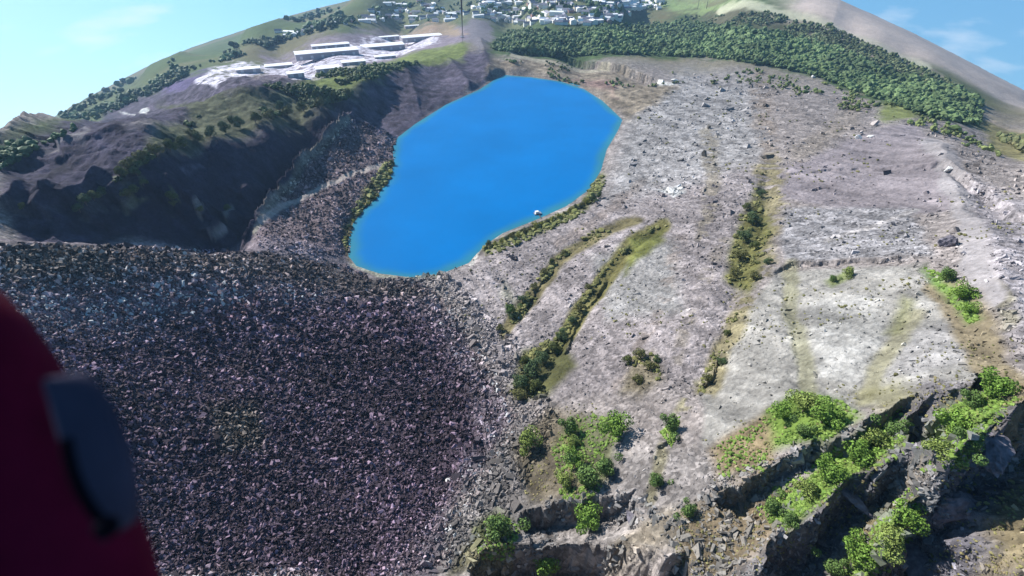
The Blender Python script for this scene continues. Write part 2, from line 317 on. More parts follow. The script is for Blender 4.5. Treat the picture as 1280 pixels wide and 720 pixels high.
# broad land beyond
far = sstep(1050, 1500, DD + n1 * 250)[..., None]
green = np.array((.105, .15, .055)); tan = np.array((.24, .22, .12)); pf = sstep(-.25, .35, fbm(X2, Y2, 420, 3, 120))[..., None]
C = C * (1 - far) + (green * pf + tan * .8 * (1 - pf)) * far; ST = ST * (1 - far[..., 0])
exec_zones = [
 # left tips and pit, shade and sunlit ribs partly painted in
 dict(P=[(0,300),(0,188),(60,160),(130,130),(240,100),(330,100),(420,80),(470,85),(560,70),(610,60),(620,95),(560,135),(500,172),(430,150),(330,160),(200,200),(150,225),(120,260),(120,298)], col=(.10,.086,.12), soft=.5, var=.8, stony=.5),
 dict(P=PITW, col=(.040,.035,.06), soft=.4, var=.3, stony=.25),  # pit wall coloured near black, standing in for its deep shade
 dict(P=[(0,182),(60,152),(120,118),(180,90),(180,110),(130,140),(60,172),(0,205)], col=(.12,.15,.07), soft=.5, var=.4, stony=0),
 dict(P=FLANK, col=(.20,.155,.165), soft=.3, var=.6, stony=.6),
 dict(P=[(436,147),(420,165),(396,187),(372,215),(350,240),(335,262),(318,290)], kind='line', width=.16, soft=.25, col=(.27,.25,.21), var=.5, jit=.1, stony=.6),  # spur crest: pale grass and rock, painted to read as a lit line
 dict(P=[(150,266),(165,250),(180,233)], kind='line', width=0.14, soft=.2, amt=.75, patch=-.1, col=(.26,.25,.15), jit=.25, var=.5),  # rib strips from here: turf and rock painted pale, imitating sun on the ribs
 dict(P=[(100,270),(118,258),(134,244)], kind='line', width=0.32, soft=.2, amt=.75, patch=-.1, col=(.22,.23,.11), jit=.25, var=.5),
 dict(P=[(18,266),(40,252)], kind='line', width=0.11, soft=.2, amt=.75, patch=-.1, col=(.30,.28,.28), jit=.25, var=.5),
 dict(P=[(60,276),(74,262)], kind='line', width=0.07, soft=.2, amt=.75, patch=-.1, col=(.26,.25,.25), jit=.25, var=.5),
 dict(P=[(266,300),(282,286)], kind='line', width=0.09, soft=.2, amt=.75, patch=-.1, col=(.30,.28,.27), jit=.25, var=.5),
 dict(P=[(212,262),(220,246)], kind='line', width=0.14, soft=.2, amt=.75, patch=-.1, col=(.17,.19,.08), jit=.25, var=.5),
 dict(P=[(248,266),(258,260)], kind='line', width=0.16, soft=.2, amt=.75, patch=-.1, col=(.30,.28,.26), jit=.25, var=.5),
 dict(P=[(280,266),(292,262)], kind='line', width=0.18, soft=.2, amt=.75, patch=-.1, col=(.30,.28,.26), jit=.25, var=.5),
 dict(P=[(165,240),(185,232)], kind='line', width=0.18, soft=.2, amt=.75, patch=-.1, col=(.16,.18,.08), jit=.25, var=.5),
 dict(P=[(230,215),(260,205)], kind='line', width=0.07, soft=.2, amt=.75, patch=-.1, col=(.10,.09,.13), jit=.25, var=.5),
 dict(P=[(0,192),(60,162),(130,140),(210,140),(235,165),(150,225),(125,300),(0,300)], col=(.05,.045,.075), soft=.7, var=.7, stony=.3, amt=.85),  # shade painted in: hillside colour lowered to make it look unlit
 # scree
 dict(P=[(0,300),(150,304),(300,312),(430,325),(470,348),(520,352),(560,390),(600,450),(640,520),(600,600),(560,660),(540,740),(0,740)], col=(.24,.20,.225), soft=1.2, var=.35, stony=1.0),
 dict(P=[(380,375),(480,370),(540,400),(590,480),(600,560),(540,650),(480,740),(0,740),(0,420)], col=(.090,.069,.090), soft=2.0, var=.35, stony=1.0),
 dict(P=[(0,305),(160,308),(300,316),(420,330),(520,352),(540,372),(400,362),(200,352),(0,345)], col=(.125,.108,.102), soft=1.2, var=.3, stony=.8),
 dict(P=[(0,308),(140,312),(150,350),(0,352)], col=(.115,.105,.09), soft=1.2, stony=.1),
 dict(P=[(255,410),(300,375),(330,372),(290,400)], col=(.24,.12,.12), soft=.6, stony=.8, amt=.5),
 dict(P=[(260,510),(320,500),(330,560),(280,570)], col=(.13,.13,.07), soft=1, amt=.45),
 # right quarry floors
 dict(P=[(560,340),(640,310),(760,240),(800,200),(960,210),(930,340),(880,480),(700,500),(620,470)], col=(.335,.295,.295), soft=1.5, var=.3, amt=.8),
 dict(P=[(780,150),(860,90),(940,100),(960,200),(860,230),(760,250)], col=(.39,.375,.37), soft=1.5, var=.4, amt=.8),
 dict(P=[(970,215),(1150,150),(1200,260),(1100,270),(980,250)], col=(.30,.262,.272), soft=.5, var=.15, stony=.2),
 dict(P=[(980,260),(1140,260),(1170,320),(980,325)], col=(.30,.285,.29), soft=.4, var=.4, stony=1.0),
 dict(P=[(970,335),(1150,330),(1180,380),(1250,480),(1120,500),(880,560),(870,490),(930,400)], col=(.37,.35,.32), soft=.6, var=.22, stony=.35),
 dict(P=[(1010,380),(1090,370),(1110,420),(1070,480),(1020,470)], col=(.44,.425,.40), soft=.7, var=.25, stony=.35, amt=.8),
 dict(P=[(1120,420),(1190,400),(1230,450),(1110,480)], col=(.40,.38,.37), soft=.7, var=.2, amt=.8, stony=.4),
 dict(P=[(1200,220),(1290,250),(1290,440),(1240,400)], col=(.34,.31,.32), soft=.8, var=.3, stony=.9),
 dict(P=[(740,320),(840,300),(850,390),(760,400)], col=(.32,.315,.30), soft=1.2, amt=.7, stony=.5),
 dict(P=[(560,640),(640,540),(880,560),(930,600),(900,720),(560,730)], col=(.30,.27,.255), soft=1.2, var=.35, stony=.9),
 dict(P=RW, col=(.19,.175,.18), soft=.8, var=.45, stony=.8),
 dict(P=[(1150,640),(1200,580),(1290,540),(1290,730),(1130,730)], col=(.17,.16,.18), soft=.6, var=.5, stony=.8),
 # lakeside cliffs at the far end
 dict(P=[(612,72),(700,76),(800,92),(850,110),(790,150),(752,124),(700,100),(640,92),(612,98)], col=(.27,.225,.17), soft=.5, var=.7, stony=.5),
 dict(P=[(710,95),(770,100),(770,118),(735,110)], col=(.26,.16,.15), soft=.4, var=.5, amt=.7),
 # straight haul tracks and paths
 dict(P=[(885,165),(893,230),(878,300)], kind='line', width=.7, soft=.9, col=(.25,.215,.155), amt=.7, patch=-.1), dict(P=[(948,100),(957,160),(962,215)], kind='line', width=.8, soft=1.0, col=(.25,.20,.16), amt=.7, patch=-.1),
 dict(P=[(850,300),(820,400),(770,480)], kind='line', width=.6, soft=1.0, col=(.27,.22,.19), amt=.6, patch=0), dict(P=[(905,300),(860,400),(840,480)], kind='line', width=.6, soft=.9, col=(.25,.215,.17), amt=.6, patch=0),
 dict(P=[(700,300),(740,280),(800,230)], kind='line', width=.5, soft=.8, col=(.25,.20,.17), amt=.5), dict(P=[(868,482),(838,540),(815,620)], kind='line', width=.9, soft=1.0, col=(.22,.20,.10), amt=.7, patch=-.1),
 dict(P=[(1085,100),(1060,150),(1000,190)], kind='line', width=.8, soft=1.0, col=(.27,.23,.19), amt=.6), dict(P=[(1200,250),(1220,330),(1265,400)], kind='line', width=.4, soft=.5, col=(.22,.20,.12), amt=.7, patch=-.1),
 dict(P=[(962,215),(958,300),(925,400),(880,490)], kind='line', width=1.3, soft=1.3, col=(.23,.20,.12), var=.6, stony=.5, jit=1.9, patch=-.2),
 dict(P=[(1165,178),(1200,240),(1225,320),(1235,380)], kind='line', width=1.0, soft=.5, col=(.37,.34,.34), stony=.1),
 dict(P=[(1180,360),(1215,410),(1250,470),(1285,520)], kind='line', width=1.4, soft=.8, col=(.28,.23,.15), stony=.3),
 dict(P=[(325,278),(350,258),(400,235),(440,218),(478,206)], kind='line', width=.2, soft=.16, col=(.50,.43,.39), jit=.06, stony=.2),
 dict(P=[(985,335),(990,400),(1012,490)], kind='line', width=.7, soft=.7, col=(.26,.25,.15), amt=.7),
 dict(P=[(1140,400),(1100,450),(1082,500)], kind='line', width=.7, soft=.8, col=(.28,.26,.15), amt=.7),
 dict(P=[(1035,300),(1100,280),(1145,262)], kind='line', width=.3, soft=.3, col=(.42,.39,.38), jit=.3),
 dict(P=[(1100,225),(1040,230),(985,238)], kind='line', width=.4, soft=.5, col=(.24,.21,.22), jit=.5, amt=.6),
 # scrub on the gullies and benches
 dict(P=[(825,285),(780,320),(740,370),(715,410),(690,445),(660,490)], kind='line', width=1.7, soft=.8, col=(.17,.155,.06), var=.5, stony=.1),
 dict(P=[(790,278),(740,298),(700,325),(668,370),(630,415)], kind='line', width=1.1, soft=.8, col=(.18,.155,.08), var=.5, stony=.1),
 dict(P=[(780,345),(830,300),(830,285),(790,300)], col=(.16,.17,.05), soft=.6, var=.4, stony=.1),
 dict(P=[(640,490),(650,440),(700,430),(720,460),(680,500)], col=(.12,.12,.05), soft=.8, var=.5, stony=.1),
 dict(P=[(640,382),(625,370),(632,350),(650,380)], col=(.16,.17,.10), soft=.8, amt=.6),
 dict(P=[(775,490),(790,445),(820,440),(830,475),(800,495)], col=(.19,.16,.09), soft=1.0, var=.5, amt=.8),
 dict(P=[(905,350),(925,270),(950,230),(965,290),(935,370)], col=(.17,.165,.06), soft=.7, var=.6, stony=.2),
 dict(P=[(600,310),(660,286),(720,262),(752,215),(758,222),(735,262),(680,290),(610,318)], col=(.17,.17,.07), soft=.5, var=.5, stony=.2),
 dict(P=[(590,330),(603,306),(625,293)], kind='line', width=.3, soft=.3, col=(.6,.58,.52), amt=.7),
 dict(P=[(545,345),(475,344),(440,330)], kind='line', width=.3, soft=.3, col=(.42,.43,.33), amt=.7),
 dict(P=[(437,325),(434,300),(442,278),(470,250),(490,225),(497,205),(485,200),(450,245),(428,290)], col=(.18,.16,.06), soft=.4, var=.6, stony=.2),
 dict(P=[(640,560),(690,510),(730,520),(740,620),(660,630)], col=(.20,.165,.11), soft=1.2, var=.5, stony=.3, amt=.9),
 dict(P=[(690,560),(720,520),(780,520),(760,600),(730,620)], col=(.14,.15,.06), soft=1.0, var=.5, stony=.1, amt=.8),
 dict(P=[(760,690),(830,640),(880,640),(900,720),(760,730)], col=(.27,.23,.18), soft=1, var=.4, stony=.8),
 dict(P=[(890,560),(960,510),(1000,500),(960,590),(900,600)], col=(.26,.20,.12), soft=1.0, var=.4, stony=.3),
 dict(P=[(850,650),(960,600),(1010,610),(960,680),(900,722),(840,722)], col=(.25,.195,.125), soft=1.2, var=.4, stony=.5),
 dict(P=[(955,515),(1000,490),(1050,500),(1080,520),(1040,550),(970,560)], col=(.16,.24,.05), soft=.8, var=.4, stony=0),
 dict(P=[(1020,590),(1060,560),(1120,525),(1130,555),(1060,600),(990,660),(960,650)], col=(.16,.21,.055), soft=.8, var=.45, stony=0),
 dict(P=[(1070,490),(1130,470),(1150,490),(1100,530)], col=(.27,.25,.13), soft=.9, var=.4, stony=.2, amt=.7),
 dict(P=[(1160,560),(1180,510),(1215,500),(1250,480),(1255,510),(1200,580)], col=(.17,.22,.07), soft=.8, var=.4, stony=.1),
 dict(P=[(1080,650),(1130,590),(1160,575),(1150,620),(1120,680),(1060,722),(1030,722)], col=(.24,.19,.11), soft=.8, var=.4, stony=.2),
 dict(P=[(1090,690),(1100,640),(1140,630),(1135,680),(1080,722),(1040,722)], col=(.16,.22,.055), soft=.8, var=.4, stony=.1),
 dict(P=[(1240,640),(1270,600),(1300,640),(1300,730),(1220,730)], col=(.22,.18,.11), soft=.8, var=.4, stony=.4),
 dict(P=[(1155,335),(1185,345),(1225,400),(1210,405)], col=(.15,.25,.06), soft=.5, var=.4, stony=.1),
 dict(P=[(1030,350),(1060,338),(1062,348),(1040,358)], col=(.22,.27,.08), soft=.4, amt=.8),
 dict(P=[(1105,415),(1130,370),(1145,375),(1125,415)], col=(.24,.24,.10), soft=.6, amt=.7),
 dict(P=[(590,660),(620,640),(650,660),(640,700),(590,700)], col=(.14,.15,.07), soft=.9, var=.5, stony=.2),
 dict(P=[(560,722),(580,680),(620,690),(640,722)], col=(.22,.20,.12), soft=.9, var=.5),
 # white rock faces and dust
 dict(P=[(826,236),(850,232),(858,240),(838,246)], col=(.72,.72,.70), soft=.3, amt=.9), dict(P=[(812,103),(835,100),(845,104),(822,107)], col=(.85,.83,.78), soft=.2),
 dict(P=[(150,140),(185,135),(182,142),(158,141)], col=(.85,.85,.82), soft=.15, jit=.3), dict(P=[(160,160),(190,150),(240,150),(200,170)], col=(.30,.27,.27), soft=.4, amt=.8),
 dict(P=[(60,190),(105,165),(130,152),(110,170)], col=(.32,.30,.31), soft=.3, amt=.8),
 # works plateau with its yards
 dict(P=[(325,100),(330,70),(420,44),(520,28),(590,32),(590,52),(540,62),(430,85)], col=(.27,.225,.265), soft=.5, var=.3, stony=.2),
 dict(P=[(245,104),(262,86),(330,80),(420,58),(480,48),(545,38),(548,54),(470,76),(400,96),(372,100),(330,92),(270,108)], col=(.72,.68,.76), soft=.25, var=.8, stony=.5, amt=.95, patch=-.22),
 dict(P=[(190,110),(245,92),(262,86),(245,104),(215,118)], col=(.14,.11,.22), soft=.4, var=.3),
 dict(P=[(480,44),(545,32),(550,44),(500,52)], col=(.50,.28,.27), soft=.3, amt=.7), dict(P=[(480,34),(560,26),(585,44),(550,44)], col=(.42,.32,.20), soft=.4, amt=.8),
 # turf and scrub over the left woods, right woods, moor and mountain
 dict(P=[(150,228),(200,198),(270,172),(330,152),(430,128),(470,100),(520,80),(470,86),(400,95),(330,112),(280,120),(200,130),(240,150),(180,190)], col=(.115,.125,.06), soft=.5, var=.6, stony=0, amt=.85),
 dict(P=[(380,105),(430,88),(500,72),(560,56),(585,55),(580,72),(520,82),(460,96),(420,115)], col=(.19,.23,.07), soft=.4, var=.4, stony=0),
 dict(P=[(390,100),(430,86),(470,80)], kind='line', width=.25, soft=.2, col=(.42,.40,.33), jit=.3),
 dict(P=[(610,66),(622,24),(700,32),(860,14),(960,10),(1040,28),(1150,80),(1225,120),(1232,165),(1160,150),(1100,128),(1020,98),(960,84),(880,72),(780,70),(690,74)], col=(.085,.13,.05), soft=.4, var=.4, stony=0),
 dict(P=[(860,14),(960,10),(1040,28),(1120,66),(1090,80),(1000,50),(900,36)], col=(.13,.125,.075), soft=.5, var=.3, stony=0),
 dict(P=[(1095,130),(1150,128),(1140,148),(1105,152)], col=(.24,.27,.10), soft=.5, stony=0),
 dict(P=[(1092,66),(1150,86),(1215,118),(1290,165),(1290,205),(1225,160),(1120,112)], col=(.24,.22,.11), soft=.5, var=.3, stony=0),
 dict(P=[(820,-20),(980,-20),(965,10),(860,13),(820,10)], col=(.30,.40,.16), soft=.3, var=.15, stony=0),
 dict(P=[(960,-25),(1050,-2),(1130,33),(1200,68),(1290,112),(1290,165),(1215,122),(1120,66),(1040,24),(960,10)], col=(.40,.33,.28), soft=.5, var=.15, stony=0),
 dict(P=[(900,14),(960,12),(1040,30),(1120,66),(1160,84)], kind='line', width=.25, soft=.25, col=(.60,.60,.42), jit=.3, amt=.8),
 dict(P=[(640,68),(700,80),(760,86)], kind='line', width=.25, soft=.2, col=(.46,.42,.32), jit=.3, amt=.8),
 dict(P=[(585,20),(612,15),(618,50),(600,62),(585,50)], col=(.24,.22,.24), soft=.4, stony=.3),
 # town ground
 dict(P=[(450,22),(480,2),(580,-6),(830,-6),(830,14),(700,28),(600,22),(540,26)], col=(.15,.17,.09), soft=.4, var=.5, stony=0),
]
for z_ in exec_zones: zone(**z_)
qf = DD / dsl; jn = fbm(X2, Y2, 300, 3, 150)
k_ = (sstep(23, 27, AW + jn * 2) * (1 - sstep(80, 90, AW)) * sstep(.60, .66, qf + jn * .05))[..., None]; C = C * (1 - k_) + np.array((.62, .52, .46)) * (1 + .15 * jn[..., None]) * k_
k_ = (sstep(12, 14, AW + jn) * (1 - sstep(23, 27, AW + jn * 2)) * sstep(.6, .7, qf))[..., None]; C = C * (1 - k_) + np.array((.30, .36, .17)) * k_
streak = fbm(X2 * 1.0 + Y2 * .35, (Y2 - X2 * .3) * .13, 13, 5, 140, .6) * (X2 > -60) * (DD < 1050)
C *= (1 + .10 * n1 + .16 * n3 + 0.5 * streak)[..., None]
# all land colour darkened evenly, so the sky reads brighter beside it
C = np.clip(C * .70, .01, .8)

# ---------------------------------------------------------------- materials
CRAG = 1
def mat(name, base=(.5, .5, .5), rough=.8, spec=.3, noise=None, metal=0):
    m = bpy.data.materials.new(name); m.use_nodes = True; nt = m.node_tree; b = nt.nodes['Principled BSDF']
    b.inputs['Base Color'].default_value = (*base, 1); b.inputs['Roughness'].default_value = rough; b.inputs['Metallic'].default_value = metal
    b.inputs['Specular IOR Level'].default_value = spec
    if noise:
        scale, amount = noise
        tc = nt.nodes.new('ShaderNodeTexCoord'); n = nt.nodes.new('ShaderNodeTexNoise'); n.inputs['Scale'].default_value = scale; n.inputs['Detail'].default_value = 4
        nt.links.new(tc.outputs['Object'], n.inputs['Vector'])
        r = nt.nodes.new('ShaderNodeMapRange'); r.inputs[1].default_value = .3; r.inputs[2].default_value = .7; r.inputs[3].default_value = 1 - amount; r.inputs[4].default_value = 1 + amount
        nt.links.new(n.outputs['Fac'], r.inputs[0])
        vm = nt.nodes.new('ShaderNodeVectorMath'); vm.operation = 'SCALE'; vm.inputs[0].default_value = base; nt.links.new(r.outputs[0], vm.inputs['Scale'])
        nt.links.new(vm.outputs[0], b.inputs['Base Color'])
    return m
def land_material():
    m = bpy.data.materials.new('land'); m.use_nodes = True; nt = m.node_tree; N = nt.nodes; Lk = nt.links; b = N['Principled BSDF']
    b.inputs['Roughness'].default_value = .95; b.inputs['Specular IOR Level'].default_value = .1
    col = N.new('ShaderNodeAttribute'); col.attribute_name = 'cover'; st = N.new('ShaderNodeAttribute'); st.attribute_name = 'stony'
    geo = N.new('ShaderNodeNewGeometry')
    v1 = N.new('ShaderNodeTexVoronoi'); v1.inputs['Scale'].default_value = .6; v1.inputs['Randomness'].default_value = 1; Lk.new(geo.outputs['Position'], v1.inputs['Vector'])
    v2 = N.new('ShaderNodeTexVoronoi'); v2.inputs['Scale'].default_value = .16; Lk.new(geo.outputs['Position'], v2.inputs['Vector'])
    n = N.new('ShaderNodeTexNoise'); n.inputs['Scale'].default_value = .35; n.inputs['Detail'].default_value = 6; n.inputs['Roughness'].default_value = .65; Lk.new(geo.outputs['Position'], n.inputs['Vector'])
    def math_(op, a, b_):
        q = N.new('ShaderNodeMath'); q.operation = op
        for i, s in ((0, a), (1, b_)):
            if hasattr(s, 'links'): Lk.new(s, q.inputs[i])
            else: q.inputs[i].default_value = s
        return q.outputs[0]
    s1 = N.new('ShaderNodeSeparateColor'); Lk.new(v1.outputs['Color'], s1.inputs[0]); s2 = N.new('ShaderNodeSeparateColor'); Lk.new(v2.outputs['Color'], s2.inputs[0])
    sp_ = math_('MULTIPLY', math_('SUBTRACT', math_('POWER', s1.outputs[0], 2.0), .33), .75)       # some pale stones, many dull ones
    sp2 = math_('MULTIPLY', math_('SUBTRACT', math_('POWER', s2.outputs[0], 2.5), .28), .7)
    spk = math_('MULTIPLY', math_('ADD', sp_, sp2), st.outputs['Fac'])
    nn = math_('MULTIPLY', math_('SUBTRACT', n.outputs['Fac'], .5), 1.3)
    tot = math_('MAXIMUM', math_('ADD', math_('ADD', spk, nn), 1.0), .25)
    vm = N.new('ShaderNodeVectorMath'); vm.operation = 'SCALE'; Lk.new(col.outputs['Color'], vm.inputs[0]); Lk.new(tot, vm.inputs['Scale'])
    Lk.new(vm.outputs[0], b.inputs['Base Color'])
    bp = N.new('ShaderNodeBump'); bp.inputs['Strength'].default_value = .9; bp.inputs['Distance'].default_value = 1.2
    hgt = math_('ADD', math_('MULTIPLY', n.outputs['Fac'], 1.2), math_('MULTIPLY', math_('MULTIPLY', s1.outputs[1], st.outputs['Fac']), .7))
    Lk.new(hgt, bp.inputs['Height']); Lk.new(bp.outputs[0], b.inputs['Normal'])
    return m
LAND = land_material()

# ---------------------------------------------------------------- mesh helpers
def tag(o, label=None, cat=None, group=None, kind=None):
    if label: o['label'] = label
    if cat: o['category'] = cat
    if group: o['group'] = group
    if kind: o['kind'] = kind
    return o
def np_mesh(name, V, Fc, material, loops=None, smooth=True, attrs=None):
    """V (n,3); Fc (m,k) index array"""
    me = bpy.data.meshes.new(name); V = np.asarray(V, np.float32); Fc = np.asarray(Fc, np.int32); m_, k = Fc.shape
    me.vertices.add(len(V)); me.vertices.foreach_set('co', V.ravel())
    me.loops.add(m_ * k); me.loops.foreach_set('vertex_index', Fc.ravel())
    me.polygons.add(m_); me.polygons.foreach_set('loop_start', np.arange(0, m_ * k, k, dtype=np.int32)); me.polygons.foreach_set('loop_total', np.full(m_, k, np.int32))
    me.polygons.foreach_set('use_smooth', np.full(m_, smooth))
    for nm, (tp, arr) in (attrs or {}).items():
        a = me.attributes.new(nm, tp, 'POINT'); a.data.foreach_set('color' if 'COLOR' in tp else 'value', np.asarray(arr, np.float32).ravel())
    me.update(); me.validate(); me.materials.append(material)
    return me
def link(name, me, parent=None, loc=None):
    o = bpy.data.objects.new(name, me); COL.objects.link(o)
    if parent: o.parent = parent
    if loc is not None: o.location = loc
    return o
def empty(name, loc=(0, 0, 0)):
    o = bpy.data.objects.new(name, None); COL.objects.link(o); o.location = loc; o.empty_display_size = 1; return o

# ---------------------------------------------------------------- the land, one sheet cut into its named areas
nr, nc = Z2.shape
nadir = Z2[0, :].mean(); 
wr = sstep(V0 - 8, V0, V2)                       # close up smoothly below the camera
Z2 = Z2 * (1 - wr) + nadir * wr
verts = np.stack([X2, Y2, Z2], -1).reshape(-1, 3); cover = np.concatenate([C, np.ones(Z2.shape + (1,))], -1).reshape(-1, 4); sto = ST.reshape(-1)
i = np.arange(nr - 1)[:, None] * nc; j = np.arange(nc)[None, :]; j2 = (j + 1) % nc
quads = np.stack([i + j, i + j2, i + nc + j2, i + nc + j], -1)
# which area each quad belongs to
def mask_poly(P): return poly_sd(AW[:-1, :], V2[:-1, :], av_poly(P)) > 0
area = np.zeros((nr - 1, nc), int)                # 0 quarry_ground
area[DD[:-1] > 1250] = 1                          # far hills
area[mask_poly([(0,300),(0,188),(130,130),(330,100),(560,70),(610,60),(620,95),(560,135),(500,172),(430,150),(494,205),(442,280),(437,320),(400,326),(300,314),(150,304)]) & (sd[:-1] < 0)] = 2
area[mask_poly([(0,302),(150,306),(300,314),(430,327),(470,348),(520,352),(560,390),(600,450),(640,520),(600,600),(560,660),(540,740),(-300,740),(-300,302)])] = 3
area[sd[:-1] > 1.0] = 4
names = ['quarry_ground', 'hills', 'spoil_tips', 'scree_slope', 'lake_bed']
ctr = len(verts)
for k, nm in enumerate(names):
    q = quads[area == k]
    used = np.unique(q); remap = np.zeros(len(verts) + 1, np.int32); remap[used] = np.arange(len(used))
    o = link(nm, np_mesh(nm, verts[used], remap[q], LAND, attrs={'cover': ('FLOAT_COLOR', cover[used]), 'stony': ('FLOAT', sto[used])}))
    tag(o, kind='structure')
# the disc right below the camera
ring = verts[:nc]; V_ = np.concatenate([ring, [[0, 0, nadir]]]); Fd = np.stack([np.arange(nc), np.full(nc, nc), (np.arange(nc) + 1) % nc], 1)
tag(link('ground', np_mesh('ground', V_, Fd, LAND, attrs={'cover': ('FLOAT_COLOR', np.concatenate([cover[:nc], cover[:1]])), 'stony': ('FLOAT', np.full(nc + 1, .5))})), kind='structure')

# ---------------------------------------------------------------- the lake
def water():
    m = mat('lake_water', (0.0, .20, .66), .35, .12)
    nt = m.node_tree; N = nt.nodes; b = N['Principled BSDF']
    at = N.new('ShaderNodeAttribute'); at.attribute_name = 'shallow'; mxn = N.new('ShaderNodeMix'); mxn.data_type = 'RGBA'
    nt.links.new(at.outputs['Fac'], mxn.inputs[0]); mxn.inputs[6].default_value = (0.0, .148, .42, 1); mxn.inputs[7].default_value = (.03, .19, .26, 1)
    g0 = N.new('ShaderNodeNewGeometry'); nb = N.new('ShaderNodeTexNoise'); nb.inputs['Scale'].default_value = .012; nb.inputs['Detail'].default_value = 5; nt.links.new(g0.outputs['Position'], nb.inputs['Vector'])
    rv = N.new('ShaderNodeMapRange'); rv.inputs[1].default_value = .3; rv.inputs[2].default_value = .7; rv.inputs[3].default_value = .90; rv.inputs[4].default_value = 1.08; nt.links.new(nb.outputs['Fac'], rv.inputs[0])
    hw = N.new('ShaderNodeHueSaturation'); nt.links.new(rv.outputs[0], hw.inputs['Value'])
    nt.links.new(mxn.outputs[2], hw.inputs['Color']); nt.links.new(hw.outputs[0], b.inputs['Base Color'])
    geo = N.new('ShaderNodeNewGeometry'); n = N.new('ShaderNodeTexNoise'); n.inputs['Scale'].default_value = .25; n.inputs['Detail'].default_value = 3; nt.links.new(geo.outputs['Position'], n.inputs['Vector'])
    bp = N.new('ShaderNodeBump'); bp.inputs['Strength'].default_value = .12; bp.inputs['Distance'].default_value = .3; nt.links.new(n.outputs['Fac'], bp.inputs['Height']); nt.links.new(bp.outputs[0], b.inputs['Normal'])
    return m
gx = np.arange(lake_xy[:, 0].min() - 12, lake_xy[:, 0].max() + 12, 3.0); gy = np.arange(lake_xy[:, 1].min() - 12, lake_xy[:, 1].max() + 12, 4.0)
GX, GY = np.meshgrid(gx, gy); sl_ = poly_sd(GX, GY, lake_xy)
ni, nj = GX.shape; ii = np.arange(ni - 1)[:, None] * nj; jj = np.arange(nj - 1)[None, :]
qq = np.stack([ii + jj, ii + jj + 1, ii + nj + jj + 1, ii + nj + jj], -1)[(sl_ > -9)[:-1, :-1]]
tag(link('lake_water', np_mesh('lake_water', np.stack([GX, GY, np.zeros_like(GX) + .12], -1).reshape(-1, 3), qq, water(), attrs={'shallow': ('FLOAT', 1 - sstep(-2, 14, sl_ + fbm(GX, GY, 30, 3, 7) * 6))})), kind='structure')

# ---------------------------------------------------------------- stones: too many to count
rng = np.random.default_rng(7); random.seed(7)
def ico():
    bm = bmesh.new(); bmesh.ops.create_icosphere(bm, subdivisions=1, radius=1); bm.verts.ensure_lookup_table()
    v = np.array([x.co[:] for x in bm.verts]); f = np.array([[a.index for a in q.verts] for q in bm.faces]); bm.free(); return v, f
IV, IF = ico()
def rot_mats(n):
    q = rng.normal(size=(n, 4)); q /= np.linalg.norm(q, axis=1)[:, None]; w_, x, y, z = q.T
    return np.stack([1-2*(y*y+z*z), 2*(x*y-z*w_), 2*(x*z+y*w_), 2*(x*y+z*w_), 1-2*(x*x+z*z), 2*(y*z-x*w_), 2*(x*z-y*w_), 2*(y*z+x*w_), 1-2*(x*x+y*y)], 1).reshape(n, 3, 3)
SLV = np.array([(-1,-1,-1),(1,-1,-1),(1,1,-1),(-1,1,-1),(-1,-1,1),(1,-1,1),(1,1,1),(-1,1,1)], float); SLF = np.array([(0,3,2,1),(4,5,6,7),(0,1,5,4),(1,2,6,5),(2,3,7,6),(3,0,4,7)])
def stones(name, P, size, shades, material, label, cat):
    n = len(P); V = np.repeat(SLV[None], n, 0) * (1 + rng.uniform(-.42, .42, (n, 8, 3)))
    V *= np.stack([rng.uniform(.8, 1.5, n), rng.uniform(.5, 1.0, n), rng.uniform(.22, .6, n)], 1)[:, None, :] * (size * .5)[:, None, None]
    V = np.einsum('nij,nkj->nki', rot_mats(n), V) + P[:, None, :]
    Fc = (SLF[None] + (np.arange(n) * 8)[:, None, None]).reshape(-1, 4)
    o = link(name, np_mesh(name, V.reshape(-1, 3), Fc, material, smooth=False, attrs={'cover': ('FLOAT_COLOR', np.repeat(np.concatenate([shades, np.ones((n, 1))], 1), 8, 0))}))
    return tag(o, label, cat, kind='stuff')
def attr_mat(name, attr='cover', rough=.85, spec=.2, nscale=1.5, namt=.2):
    m = mat(name, rough=rough, spec=spec); nt = m.node_tree; N = nt.nodes
    a = N.new('ShaderNodeAttribute'); a.attribute_name = attr; geo = N.new('ShaderNodeNewGeometry'); n = N.new('ShaderNodeTexNoise'); n.inputs['Scale'].default_value = nscale
    nt.links.new(geo.outputs['Position'], n.inputs['Vector']); r = N.new('ShaderNodeMapRange'); r.inputs[1].default_value = .3; r.inputs[2].default_value = .7; r.inputs[3].default_value = 1 - namt; r.inputs[4].default_value = 1 + namt
    nt.links.new(n.outputs['Fac'], r.inputs[0]); vm = N.new('ShaderNodeVectorMath'); vm.operation = 'SCALE'; nt.links.new(a.outputs['Color'], vm.inputs[0]); nt.links.new(r.outputs[0], vm.inputs['Scale'])
    nt.links.new(vm.outputs[0], N['Principled BSDF'].inputs['Base Color']); return m
STONE = attr_mat('stone')
def scatter(P, n):
    """n photo-even points on the land inside a pixel polygon"""
    P = np.array(P, float); out = []
    x0, y0 = P.min(0); x1, y1 = P.max(0)
    while sum(len(o) for o in out) < n:
        px = rng.uniform(x0, x1, n * 2); py = rng.uniform(y0, y1, n * 2); k = poly_sd(px, py, P) > 0; out.append(np.stack([px[k], py[k]], 1))
    q = np.concatenate(out)[:n]; h = surf.hit(q[:, 0], q[:, 1]); h = h[~np.isnan(h[:, 0])]
    return h[poly_sd(h[:, 0], h[:, 1], lake_xy) < 1]
TRANS = [(470,350),(560,342),(650,430),(700,520),(660,600),(620,680),(590,760),(500,760),(570,600),(590,500),(550,410)]
